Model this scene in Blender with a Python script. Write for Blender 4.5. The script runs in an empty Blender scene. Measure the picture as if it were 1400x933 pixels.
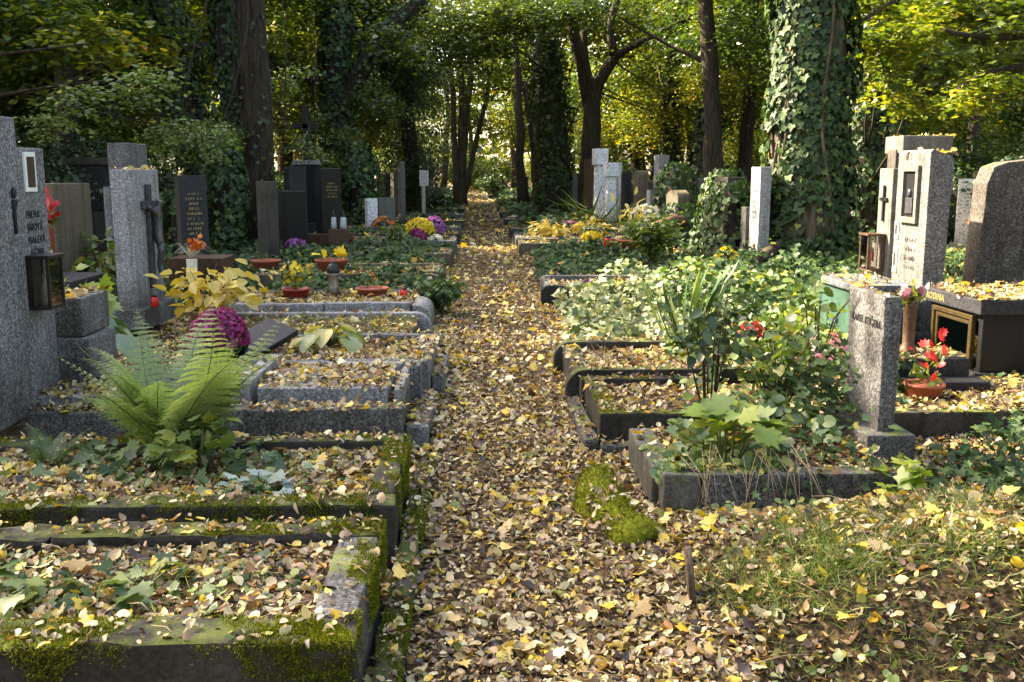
import bpy, bmesh, math, random
import numpy as np
from mathutils import Vector, Matrix, noise as mnoise

S = bpy.context.scene
COL = S.collection
RNG = np.random.default_rng(11)
random.seed(5)
PI = math.pi
F = 1361.0                      # focal length in pixels of the 1400 px wide photograph
HCAM = 1.6
YAW = math.atan(47/F)
PIT = math.atan(228.5/F)

# ------------------------------------------------------------------ measuring: pixel -> world
def _ray(px, py):
    u = (px-700)/F; v = (466.5-py)/F
    sy, cy, sp, cp = math.sin(YAW), math.cos(YAW), math.sin(PIT), math.cos(PIT)
    f = (sy*cp, cy*cp, -sp); r = (cy, -sy, 0); up = (sy*sp, cy*sp, cp)
    return [f[i]+u*r[i]+v*up[i] for i in range(3)]
def G(px, py, z=0.0):           # point on the level z
    d = _ray(px, py); t = (z-HCAM)/d[2]
    return Vector((d[0]*t, d[1]*t, z))
def D(px, py, Y):               # point at the distance Y down the path
    d = _ray(px, py); t = Y/d[1]
    return Vector((d[0]*t, Y, HCAM+d[2]*t))

# ------------------------------------------------------------------ nodes / materials
def new_mat(name):
    m = bpy.data.materials.new(name); m.use_nodes = True
    nt = m.node_tree
    for n in list(nt.nodes): nt.nodes.remove(n)
    out = nt.nodes.new('ShaderNodeOutputMaterial')
    return m, nt, out
def N(nt, t, **kw):
    n = nt.nodes.new(t)
    for k, v in kw.items():
        if k.startswith('i_'): n.inputs[k[2:].replace('_', ' ')].default_value = v
        else: setattr(n, k, v)
    return n
def ramp(nt, stops, interp='LINEAR'):
    r = nt.nodes.new('ShaderNodeValToRGB'); cr = r.color_ramp; cr.interpolation = interp
    while len(cr.elements) > 1: cr.elements.remove(cr.elements[-1])
    for i, (p, c) in enumerate(stops):
        e = cr.elements[0] if i == 0 else cr.elements.new(p)
        e.position = p; e.color = (*c[:3], 1)
    return r
def mixc(nt, a, b, fac, mode='MIX'):
    m = nt.nodes.new('ShaderNodeMix'); m.data_type = 'RGBA'; m.blend_type = mode
    L = nt.links
    for s, v in ((m.inputs[0], fac), (m.inputs[6], a), (m.inputs[7], b)):
        if hasattr(v, 'is_linked') or isinstance(v, bpy.types.NodeSocket): L.new(v, s)
        else: s.default_value = v if isinstance(v, (int, float)) else (*v[:3], 1)
    return m.outputs[2]
def noise_n(nt, vec, scale, detail=3, rough=.6):
    n = N(nt, 'ShaderNodeTexNoise'); n.inputs['Scale'].default_value = scale
    n.inputs['Detail'].default_value = detail; n.inputs['Roughness'].default_value = rough
    nt.links.new(vec, n.inputs['Vector']); return n.outputs['Fac']
def mapr(nt, v, a, b, c=0, d=1):
    m = N(nt, 'ShaderNodeMapRange'); m.inputs[1].default_value = a; m.inputs[2].default_value = b
    m.inputs[3].default_value = c; m.inputs[4].default_value = d
    nt.links.new(v, m.inputs[0]); return m.outputs[0]
def math_n(nt, op, a, b=None):
    m = N(nt, 'ShaderNodeMath', operation=op)
    for i, v in enumerate((a, b)):
        if v is None: continue
        if isinstance(v, (int, float)): m.inputs[i].default_value = v
        else: nt.links.new(v, m.inputs[i])
    return m.outputs[0]

def leaf_mat(name, stops, trans=.35, gloss=.05, rough=.45, objvar=0.0, tgain=(1.25, 1.2, .7), interp='LINEAR'):
    m, nt, out = new_mat(name); L = nt.links
    at = N(nt, 'ShaderNodeAttribute'); at.attribute_name = 'rnd'
    r = ramp(nt, stops, interp); L.new(at.outputs['Fac'], r.inputs[0])
    col = r.outputs[0]
    tc = N(nt, 'ShaderNodeTexCoord')
    n1 = noise_n(nt, tc.outputs['Object'], 60, 2)
    col = mixc(nt, col, mixc(nt, col, (.45, .4, .35), 1.0, 'MULTIPLY'), mapr(nt, n1, .55, .75, 0, .6))
    if objvar:
        oi = N(nt, 'ShaderNodeObjectInfo')
        hs = N(nt, 'ShaderNodeHueSaturation')
        L.new(mapr(nt, oi.outputs['Random'], 0, 1, .5-.045*objvar, .5+.03*objvar), hs.inputs['Hue'])
        L.new(mapr(nt, oi.outputs['Random'], 0, 1, 1+.35*objvar, 1-.35*objvar), hs.inputs['Value'])
        L.new(col, hs.inputs['Color']); col = hs.outputs[0]
    d = N(nt, 'ShaderNodeBsdfDiffuse'); L.new(col, d.inputs[0])
    t = N(nt, 'ShaderNodeBsdfTranslucent'); L.new(mixc(nt, col, tgain, 1.0, 'MULTIPLY'), t.inputs[0])
    mx = N(nt, 'ShaderNodeMixShader'); mx.inputs[0].default_value = trans
    L.new(d.outputs[0], mx.inputs[1]); L.new(t.outputs[0], mx.inputs[2])
    g = N(nt, 'ShaderNodeBsdfGlossy'); g.inputs['Roughness'].default_value = rough
    g.inputs[0].default_value = (1, 1, 1, 1)
    m2 = N(nt, 'ShaderNodeMixShader'); m2.inputs[0].default_value = gloss
    L.new(mx.outputs[0], m2.inputs[1]); L.new(g.outputs[0], m2.inputs[2])
    L.new(m2.outputs[0], out.inputs[0]); return m

def stone_mat(name, dark, light, speck=110, contrast=.12, stain=.5, moss=0.0, rough=.85, streak=.4, mosscol=(.07, .09, .015), spec=.3, lichen=0.0, chips=.7, dirt=.6):
    m, nt, out = new_mat(name); L = nt.links
    tc = N(nt, 'ShaderNodeTexCoord'); V = tc.outputs['Object']
    geo = N(nt, 'ShaderNodeNewGeometry')
    sp = noise_n(nt, V, speck, 2, .7)
    col = mixc(nt, dark, light, mapr(nt, sp, .5-contrast, .5+contrast))
    vo = N(nt, 'ShaderNodeTexVoronoi'); vo.inputs['Scale'].default_value = speck*.9; L.new(V, vo.inputs['Vector'])
    sepc = N(nt, 'ShaderNodeSeparateColor'); L.new(vo.outputs['Color'], sepc.inputs[0])
    col = mixc(nt, col, [min(1, c*1.45) for c in light], mapr(nt, sepc.outputs[0],   .78, .84, 0, chips))
    col = mixc(nt, col, [c*.35 for c in dark], mapr(nt, sepc.outputs[1], .82, .88, 0, chips))
    big = noise_n(nt, V, 3.1, 5, .65)
    col = mixc(nt, col, mixc(nt, col, (.42, .38, .3), 1.0, 'MULTIPLY'), mapr(nt, big, .42, .72, 0, stain))
    mp = N(nt, 'ShaderNodeMapping'); mp.inputs['Scale'].default_value = (14, 14, .9); L.new(V, mp.inputs[0])
    st = noise_n(nt, mp.outputs[0], 1.0, 4, .6)
    col = mixc(nt, col, mixc(nt, col, (.35, .32, .27), 1.0, 'MULTIPLY'), mapr(nt, st, .5, .75, 0, streak))
    sz_ = N(nt, 'ShaderNodeSeparateXYZ'); L.new(V, sz_.inputs[0])
    if dirt: col = mixc(nt, col, mixc(nt, col, (.3, .26, .18), 1.0, 'MULTIPLY'), math_n(nt, 'MULTIPLY', mapr(nt, sz_.outputs[2], .45, .0, 0, 1.3), mapr(nt, big, .3, .6, .2, dirt)))
    if lichen:
        li = noise_n(nt, V, 16, 3, .6)
        col = mixc(nt, col, (.34, .33, .22), mapr(nt, li, .62, .7, 0, lichen))
    if moss:
        sx = N(nt, 'ShaderNodeSeparateXYZ'); L.new(geo.outputs['Normal'], sx.inputs[0])
        mn = noise_n(nt, V, 5.5, 6, .7)
        mn2 = noise_n(nt, V, 70, 3, .7)
        up = mapr(nt, sx.outputs[2], -.2, .7, .28, 1)
        k = math_n(nt, 'MULTIPLY', up, mn)
        a = .62-.35*moss
        f = mapr(nt, k, a, a+.1)
        col = mixc(nt, col, mixc(nt, mosscol, [c*2.2 for c in mosscol], mn2), f)
    p = N(nt, 'ShaderNodeBsdfPrincipled'); L.new(col, p.inputs['Base Color'])
    p.inputs['Roughness'].default_value = rough; p.inputs['Specular IOR Level'].default_value = spec
    b = N(nt, 'ShaderNodeBump'); b.inputs['Strength'].default_value = .35; b.inputs['Distance'].default_value = .006
    L.new(math_n(nt, 'ADD', math_n(nt, 'MULTIPLY', sp, .5), noise_n(nt, V, 30, 5)), b.inputs['Height']); L.new(b.outputs[0], p.inputs['Normal'])
    L.new(p.outputs[0], out.inputs[0]); return m

def plain_mat(name, col, rough=.6, metal=0.0, var=.25, scale=20, spec=.4, bump=.2, coat=0.0):
    m, nt, out = new_mat(name); L = nt.links
    tc = N(nt, 'ShaderNodeTexCoord'); n1 = noise_n(nt, tc.outputs['Object'], scale, 5, .65)
    c = mixc(nt, [x*(1-var) for x in col], [min(1, x*(1+var)) for x in col], mapr(nt, n1, .3, .7))
    p = N(nt, 'ShaderNodeBsdfPrincipled'); L.new(c, p.inputs['Base Color'])
    p.inputs['Roughness'].default_value = rough; p.inputs['Metallic'].default_value = metal
    p.inputs['Specular IOR Level'].default_value = spec; p.inputs['Coat Weight'].default_value = coat
    b = N(nt, 'ShaderNodeBump'); b.inputs['Strength'].default_value = bump; b.inputs['Distance'].default_value = .005
    L.new(n1, b.inputs['Height']); L.new(b.outputs[0], p.inputs['Normal'])
    L.new(p.outputs[0], out.inputs[0]); return m

def bark_mat(name, a, b):
    m, nt, out = new_mat(name); L = nt.links
    tc = N(nt, 'ShaderNodeTexCoord'); mp = N(nt, 'ShaderNodeMapping'); mp.inputs['Scale'].default_value = (16, 16, 2.6)
    L.new(tc.outputs['Object'], mp.inputs[0])
    n1 = noise_n(nt, mp.outputs[0], 1.0, 6, .7); n2 = noise_n(nt, tc.outputs['Object'], 1.7, 4)
    c = mixc(nt, a, b, mapr(nt, n1, .35, .68))
    c = mixc(nt, c, (.055, .06, .02), mapr(nt, n2, .55, .75, 0, .5))
    p = N(nt, 'ShaderNodeBsdfPrincipled'); L.new(c, p.inputs['Base Color']); p.inputs['Roughness'].default_value = .9
    p.inputs['Specular IOR Level'].default_value = .2
    bp = N(nt, 'ShaderNodeBump'); bp.inputs['Strength'].default_value = .9; bp.inputs['Distance'].default_value = .03
    L.new(n1, bp.inputs['Height']); L.new(bp.outputs[0], p.inputs['Normal'])
    L.new(p.outputs[0], out.inputs[0]); return m

def soil_mat(name, littered=True):
    m, nt, out = new_mat(name); L = nt.links
    tc = N(nt, 'ShaderNodeTexCoord'); V = tc.outputs['Object']
    n1 = noise_n(nt, V, 9, 6, .7); n2 = noise_n(nt, V, 60, 4, .7)
    c = mixc(nt, (.012, .008, .005), (.04, .027, .017), mapr(nt, n1, .35, .7))
    c = mixc(nt, c, (.07, .047, .03), mapr(nt, n2, .52, .72, 0, .6))
    if littered:
        n3 = noise_n(nt, V, 34, 3, .75)
        c = mixc(nt, c, (.22, .145, .07), mapr(nt, n3, .45, .62, 0, .7))
    p = N(nt, 'ShaderNodeBsdfPrincipled'); L.new(c, p.inputs['Base Color']); p.inputs['Roughness'].default_value = .95
    p.inputs['Specular IOR Level'].default_value = .15
    bp = N(nt, 'ShaderNodeBump'); bp.inputs['Strength'].default_value = .8; bp.inputs['Distance'].default_value = .02
    L.new(math_n(nt, 'ADD', n1, n2), bp.inputs['Height']); L.new(bp.outputs[0], p.inputs['Normal'])
    L.new(p.outputs[0], out.inputs[0]); return m

M = {}
M['soil'] = soil_mat('littered soil'); M['bare_soil'] = soil_mat('bare soil', False)
M['granite'] = stone_mat('grey speckled granite', (.06, .06, .063), (.25, .25, .26), 115, .15, .4, .12, streak=.7, lichen=.25)
M['granite_mossy'] = stone_mat('mossy granite', (.045, .045, .045), (.19, .185, .18), 110, .15, .6, .32, streak=.7, lichen=.25)
M['granite_light'] = stone_mat('pale granite', (.13, .13, .135), (.36, .36, .37), 110, .16, .45, .12, streak=.7, lichen=.25)
M['granite_dark'] = stone_mat('dark granite', (.01, .01, .012), (.038, .038, .043), 130, .14, .3, 0, rough=.55, streak=.15, spec=.22)
M['granite_black'] = stone_mat('black polished granite', (.006, .006, .007), (.016, .016, .018), 160, .14, .25, 0, rough=.4, streak=.1, spec=.2, chips=.3)
M['concrete'] = stone_mat('weathered concrete', (.04, .036, .03), (.11, .1, .085), 60, .25, .8, .5, streak=.8, mosscol=(.05, .065, .01), chips=0)
M['concrete_moss'] = stone_mat('mossy concrete', (.018, .016, .013), (.075, .068, .057), 60, .25, .8, .5, streak=.8, mosscol=(.045, .055, .008), chips=0)
M['concrete_grey'] = stone_mat('grey concrete', (.08, .077, .07), (.19, .185, .17), 75, .2, .7, .3, streak=.6, lichen=.3, chips=.25)
M['sandstone'] = stone_mat('brown weathered stone', (.08, .062, .042), (.2, .165, .115), 50, .2, .6, .35, streak=.8, chips=0)
M['pale_stone'] = stone_mat('pale limestone', (.42, .4, .36), (.68, .65, .58), 50, .2, .35, .1, streak=.5, chips=0)
M['white_stone'] = stone_mat('white marble', (.6, .6, .62), (.78, .78, .8), 40, .3, .15, 0, streak=.2)
M['green_stone'] = stone_mat('green painted plaster', (.018, .06, .042), (.035, .1, .07), 30, .3, .7, .3, streak=.8, chips=0)
M['blue_slab'] = stone_mat('blue grey slab', (.06, .07, .08), (.11, .125, .14), 60, .2, .4, .15)
M['bark'] = bark_mat('dark bark', (.012, .009, .006), (.07, .052, .036))
M['bark_pale'] = bark_mat('grey bark', (.04, .032, .022), (.17, .135, .095))
M['twig'] = plain_mat('dry stem', (.3, .22, .13), .8)
M['stem_green'] = plain_mat('green stem', (.08, .1, .03), .6)
M['stem_dark'] = plain_mat('brown stem', (.06, .035, .02), .7)
M['bronze'] = plain_mat('dark bronze', (.09, .09, .1), .38, .6, .6, 25)
M['brass'] = plain_mat('worn brass', (.17, .125, .06), .4, .9, .4, 40)
M['iron'] = plain_mat('dark iron', (.03, .026, .022), .5, .6, .4, 30)
M['rusty'] = plain_mat('brown metal', (.09, .05, .03), .55, .5, .5, 25)
M['terracotta'] = plain_mat('terracotta', (.32, .085, .045), .65, var=.3)
M['redplastic'] = plain_mat('dark red plastic', (.28, .03, .02), .4, var=.2)
M['redglass'] = plain_mat('red candle glass', (.6, .02, .015), .15, var=.15, spec=.6)
M['greyglass'] = plain_mat('grey glass', (.35, .36, .36), .12, 0, .2, spec=.7)
M['whiteplastic'] = plain_mat('white plastic', (.75, .74, .7), .4, var=.08)
M['black'] = plain_mat('black paint', (.012, .012, .013), .4)
M['ink'] = plain_mat('dark incised lettering', (.018, .018, .02), .8)
M['gold'] = plain_mat('faded gold lettering', (.4, .3, .1), .45, .4, .3)
M['white_paint'] = plain_mat('white enamel', (.78, .77, .74), .35, var=.06)
M['photo_dark'] = plain_mat('dark portrait', (.05, .035, .03), .3, var=.8, scale=60)
M['wood'] = bark_mat('weathered wood', (.06, .04, .028), (.22, .16, .12))
M['granite_brown'] = stone_mat('brown rough granite', (.03, .026, .022), (.13, .115, .1), 100, .15, .7, .3, streak=.9, lichen=.2)
M['moss'] = leaf_mat('moss', [(0, (.03, .042, .004)), (.5, (.115, .14, .012)), (.85, (.21, .23, .025)), (1, (.32, .3, .06))], .3, .0)
M['mound_moss'] = plain_mat('moss cushion', (.13, .14, .012), .95, var=.6, scale=45, bump=1.0, spec=.1)
def glass_mat():
    m, nt, out = new_mat('clear pane'); L = nt.links
    t = N(nt, 'ShaderNodeBsdfTransparent'); t.inputs[0].default_value = (.85, .83, .8, 1)
    g = N(nt, 'ShaderNodeBsdfGlossy'); g.inputs['Roughness'].default_value = .03
    fr = N(nt, 'ShaderNodeFresnel'); fr.inputs[0].default_value = 1.7
    mx = N(nt, 'ShaderNodeMixShader'); L.new(fr.outputs[0], mx.inputs[0]); L.new(t.outputs[0], mx.inputs[1]); L.new(g.outputs[0], mx.inputs[2])
    L.new(mx.outputs[0], out.inputs[0]); return m
M['glass'] = glass_mat()
LIT = [(0, (.025, .014, .009)), (.11, (.075, .04, .022)), (.23, (.18, .1, .05)), (.36, (.32, .21, .105)), (.5, (.47, .36, .18)), (.64, (.6, .51, .29)),
       (.74, (.68, .61, .38)), (.78, (.27, .13, .06)), (.85, (.62, .48, .13)), (.92, (.72, .5, .03)), (.95, (.42, .17, .05)), (.975, (.33, .35, .09)), (1, (.16, .2, .04))]
M['litter'] = leaf_mat('fallen leaves', LIT, .22, .05, .4)
M['ivy'] = leaf_mat('ivy leaves', [(0, (.012, .03, .009)), (.5, (.028, .066, .017)), (.8, (.05, .1, .026)), (.97, (.085, .13, .035)), (.992, (.22, .2, .03)), (1, (.3, .2, .04))], .15, .022, .55)
M['ivy_pale'] = leaf_mat('variegated ivy leaves', [(0, (.03, .06, .02)), (.3, (.1, .15, .05)), (.6, (.22, .27, .11)), (.85, (.38, .4, .2)), (1, (.56, .55, .34))], .25, .04, .5)
M['herb'] = leaf_mat('green herb leaves', [(0, (.05, .1, .02)), (.5, (.1, .17, .03)), (.85, (.17, .24, .05)), (1, (.35, .33, .06))], .4, .05)
M['dull'] = leaf_mat('dull green leaves', [(0, (.03, .065, .02)), (.6, (.07, .13, .04)), (1, (.15, .22, .09))], .25, .04, .5)
M['silver'] = leaf_mat('silvery leaves', [(0, (.14, .2, .16)), (1, (.32, .4, .36))], .25, .06)
M['maple_y'] = leaf_mat('young maple leaves', [(0, (.12, .2, .02)), (.6, (.2, .3, .03)), (1, (.35, .4, .06))], .45, .05)
M['yellow'] = leaf_mat('yellow leaves', [(0, (.45, .33, .05)), (.6, (.6, .47, .1)), (1, (.68, .58, .22))], .35, .05)
M['fern'] = leaf_mat('fern fronds', [(0, (.09, .16, .035)), (.5, (.22, .31, .095)), (.9, (.36, .42, .17)), (1, (.46, .46, .2))], .4, .04, .45, 0.0, (1.05, 1.2, .7))
M['fern_g'] = leaf_mat('dark fern fronds', [(0, (.04, .09, .03)), (1, (.1, .18, .06))], .35, .05)
M['hosta'] = leaf_mat('broad green leaves', [(0, (.05, .11, .03)), (.6, (.1, .18, .06)), (1, (.17, .24, .08))], .3, .08, .35)
M['hosta_y'] = leaf_mat('fading broad leaves', [(0, (.17, .25, .09)), (.5, (.3, .35, .13)), (1, (.5, .42, .1))], .35, .07)
M['rose'] = leaf_mat('dark shrub leaves', [(0, (.018, .042, .013)), (.7, (.045, .085, .028)), (1, (.09, .14, .045))], .25, .05, .45)
M['iris'] = leaf_mat('sword leaves', [(0, (.04, .09, .025)), (.7, (.085, .16, .045)), (1, (.25, .27, .09))], .3, .03)
M['grass'] = leaf_mat('grass blades', [(0, (.05, .1, .015)), (.6, (.12, .19, .03)), (.88, (.24, .28, .06)), (1, (.42, .36, .15))], .35, .04)
CR = [(0, (.018, .04, .007)), (.4, (.04, .085, .011)), (.65, (.08, .13, .016)), (.82, (.16, .2, .022)), (.95, (.34, .31, .03)), (1, (.42, .22, .03))]
M['crown'] = leaf_mat('tree leaves', CR, .42, .03, .5, 1.0, (1.2, 1.25, .6))
M['crown_g'] = leaf_mat('green maple leaves', [(0, (.02, .045, .008)), (.5, (.05, .095, .014)), (.85, (.11, .16, .02)), (1, (.3, .28, .03))], .4, .05, .4, .7)
M['crown_y'] = leaf_mat('turning leaves', [(0, (.04, .075, .01)), (.4, (.1, .15, .015)), (.7, (.24, .26, .025)), (.92, (.45, .37, .035)), (1, (.48, .24, .03))], .45, .03, .5, .6, (1.15, 1.25, .55))
M['spray'] = leaf_mat('pale green sprays', [(0, (.05, .1, .015)), (.5, (.12, .19, .035)), (.9, (.24, .3, .08)), (1, (.5, .38, .06))], .4, .06, .45)
M['mag'] = leaf_mat('magenta petals', [(0, (.14, .005, .05)), (.7, (.3, .015, .13)), (1, (.45, .06, .24))], .25, .03)
M['pur'] = leaf_mat('purple petals', [(0, (.2, .03, .24)), (1, (.48, .18, .5))], .25, .03)
M['yel'] = leaf_mat('yellow petals', [(0, (.6, .4, .01)), (1, (.8, .65, .05))], .25, .03)
M['whi'] = leaf_mat('white petals', [(0, (.6, .58, .45)), (1, (.82, .8, .72))], .25, .03)
M['red'] = leaf_mat('red petals', [(0, (.35, .01, .012)), (1, (.6, .04, .03))], .25, .03)
M['pin'] = leaf_mat('pink petals', [(0, (.5, .12, .2)), (1, (.75, .4, .45))], .25, .03)
M['ora'] = leaf_mat('orange petals', [(0, (.5, .1, .01)), (1, (.65, .2, .03))], .25, .03)
M['straw'] = plain_mat('straw', (.62, .58, .45), .7)

# ------------------------------------------------------------------ objects
def tag(o, label=None, cat=None, group=None, kind=None):
    for k, v in (('label', label), ('category', cat), ('group', group), ('kind', kind)):
        if v: o[k] = v
    return o
def root_of(p):
    while p.parent: p = p.parent
    return p
def empty(name, loc, label=None, cat=None, group=None):
    o = bpy.data.objects.new(name, None); COL.objects.link(o)
    o.location = loc; o.empty_display_size = .1
    return tag(o, label, cat, group)
def link(name, me, mat, parent=None, loc=None, world=True):
    """link a mesh written in world coordinates (world=True) under its thing, or as a thing with its origin at loc"""
    o = bpy.data.objects.new(name, me); COL.objects.link(o)
    if mat is not None and not me.materials: me.materials.append(M[mat] if isinstance(mat, str) else mat)
    if parent is not None:
        o.parent = parent
        if world: me.transform(Matrix.Translation(-root_of(parent).location))
    elif loc is not None:
        if world: me.transform(Matrix.Translation(-Vector(loc)))
        o.location = loc
    return o
def copy_tree(o, parent=None):
    c = o.copy(); COL.objects.link(c)
    if parent is not None: c.parent = parent
    for ch in list(o.children): copy_tree(ch, c)
    return c

# ---- numpy meshes
def np_mesh(name, V, T, rnd=None, smooth=False):
    me = bpy.data.meshes.new(name); V = np.asarray(V, np.float32); T = np.asarray(T, np.int32)
    me.vertices.add(len(V)); me.vertices.foreach_set('co', V.ravel())
    me.loops.add(T.size); me.loops.foreach_set('vertex_index', T.ravel())
    me.polygons.add(len(T)); me.polygons.foreach_set('loop_start', np.arange(0, T.size, T.shape[1], dtype=np.int32))
    if rnd is not None:
        a = me.attributes.new('rnd', 'FLOAT', 'FACE'); a.data.foreach_set('value', np.asarray(rnd, np.float32))
    if smooth: me.polygons.foreach_set('use_smooth', np.ones(len(T), bool))
    me.update(calc_edges=True); return me
def fan(outline, c, fold=0.0, curl=0.0, side=0.0):
    v = [(c[0], c[1], 0)] + [(x, y, fold*abs(x)) for x, y in outline]
    v = [(x, y, z-curl*(y**2)+side*x*x) for x, y, z in v]
    k = len(outline)
    return np.array(v, float), np.array([(0, 1+i, 1+(i+1) % k) for i in range(k)])
def sym(half):
    return half+[(-x, y) for x, y in reversed(half) if abs(x) > 1e-6]
IVY_O = sym([(0, .1), (.2, -.04), (.46, -.02), (.36, .24), (.55, .44), (.25, .55), (0, 1.0)])
MAPLE_O = sym([(0, .02), (.2, -.02), (.42, -.1), (.36, .12), (.58, .2), (.72, .48), (.44, .5), (.36, .78), (.2, .66), (0, 1.0)])
MAPLE_L = sym([(0, .02), (.42, -.06), (.33, .16), (.7, .45), (.3, .55), (0, 1.0)])
OV_O = sym([(0, 0), (.24, .16), (.34, .42), (.22, .76), (0, 1.0)])
OV_L = sym([(0, 0), (.33, .4), (0, 1.0)])
ROUND_O = sym([(0, .08), (.25, -.03), (.5, .2), (.5, .55), (.28, .86), (0, .92)])
LANCE_O = sym([(0, 0), (.13, .25), (.15, .5), (.08, .8), (0, 1.0)])
T_IVY = fan(IVY_O, (0, .35), .16, .12)
T_MAPLE = fan(MAPLE_O, (0, .35), .12, .15)
T_MAPLEL = fan(MAPLE_L, (0, .35), .14, .12)
T_OV = fan(OV_O, (0, .45), .3, .15)
T_OVL = fan(OV_L, (0, .45), .3, .12)
T_ROUND = fan(ROUND_O, (0, .4), .2, .1)
T_LANCE = fan(LANCE_O, (0, .45), .3, .35)
T_D = (np.array([(0, 0, 0), (.36, .42, .1), (0, 1, -.08), (-.36, .42, .1)], float), np.array([(0, 1, 2), (0, 2, 3)]))
T_BLADE = (np.array([(-.022, 0, 0), (.022, 0, 0), (-.018, .5, .05), (.018, .5, .05), (0, 1, .3)], float), np.array([(0, 1, 2), (1, 3, 2), (2, 3, 4)]))
T_TUFT = (np.array([(-.17, 0, 0), (.17, 0, 0), (0, 1, 0)], float), np.array([(0, 1, 2)]))
def flower_t(k=8, cup=.25):
    o = []
    for i in range(k):
        a = 2*PI*i/k
        for da, r in ((-.32, .34), (0, .5), (.32, .34)):
            o.append((r*math.cos(a+da*2*PI/k), r*math.sin(a+da*2*PI/k)))
    v = [(0, 0, -.05)]+[(x, y, cup*(x*x+y*y)*2) for x, y in o]; n = len(o)
    return np.array(v, float), np.array([(0, 1+i, 1+(i+1) % n) for i in range(n)])
T_FLOWER = flower_t()
LIT_T = [fan(OV_O, (0, .45), f, c, s) for f, c, s in ((.25, .25, 0), (-.3, -.25, 0), (.1, -.5, .6), (.9, .1, 0), (.05, .05, -.7), (.3, .7, .3))]+[fan(LANCE_O, (0, .45), f, c, s) for f, c, s in ((.6, .3, 0), (-.9, -.4, 0), (1.2, .6, 0))]
LIT_T += [fan(ROUND_O, (0, .4), f, c, s) for f, c, s in ((.2, .2, .2), (-.25, .3, 0), (.4, -.35, 0))]
LIT_M = [fan(MAPLE_O, (0, .35), .25, .3), fan(MAPLE_O, (0, .35), -.2, .15, .4)]
LIT_FAR = [T_OVL, fan(OV_L, (0, .45), -.4, -.3)]

def unit(a): return a/np.maximum(np.linalg.norm(a, axis=-1, keepdims=True), 1e-9)
def leaves_arrays(tmpl, pos, nrm, tip, size, rnd):
    tv, tf = tmpl; n = len(pos); k = len(tv)
    nrm = unit(np.asarray(nrm, float)); y = np.asarray(tip, float); y = unit(y-(y*nrm).sum(1, keepdims=True)*nrm)
    x = np.cross(y, nrm); s = np.asarray(size, float).reshape(n, 1, 1)
    V = pos[:, None, :]+s*(tv[None, :, 0:1]*x[:, None, :]+tv[None, :, 1:2]*y[:, None, :]+tv[None, :, 2:3]*nrm[:, None, :])
    T = tf[None]+(np.arange(n)*k)[:, None, None]
    return V.reshape(-1, 3), T.reshape(-1, 3), np.repeat(rnd, len(tf))
class LB:                       # leaf builder: collects arrays of leaves
    def __init__(s): s.V = []; s.T = []; s.R = []; s.n = 0
    def add(s, tmpl, pos, nrm, tip, size, rnd=None):
        if len(pos) == 0: return
        if rnd is None: rnd = RNG.random(len(pos))
        if np.isscalar(size): size = np.full(len(pos), size)
        V, T, R = leaves_arrays(tmpl, np.asarray(pos, float), nrm, tip, size, rnd)
        s.V.append(V); s.T.append(T+s.n); s.R.append(R); s.n += len(V)
    def raw(s, V, T, rnd):
        s.V.append(np.asarray(V, float)); s.T.append(np.asarray(T)+s.n); s.R.append(np.full(len(T), rnd)); s.n += len(V)
    def mesh(s, name, smooth=False):
        return np_mesh(name, np.concatenate(s.V), np.concatenate(s.T), np.concatenate(s.R), smooth)
def rvec(n): return unit(RNG.normal(size=(n, 3)))
def jit_up(n, j): return unit(np.array([0, 0, 1.0])+j*RNG.normal(size=(n, 3)))

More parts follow.
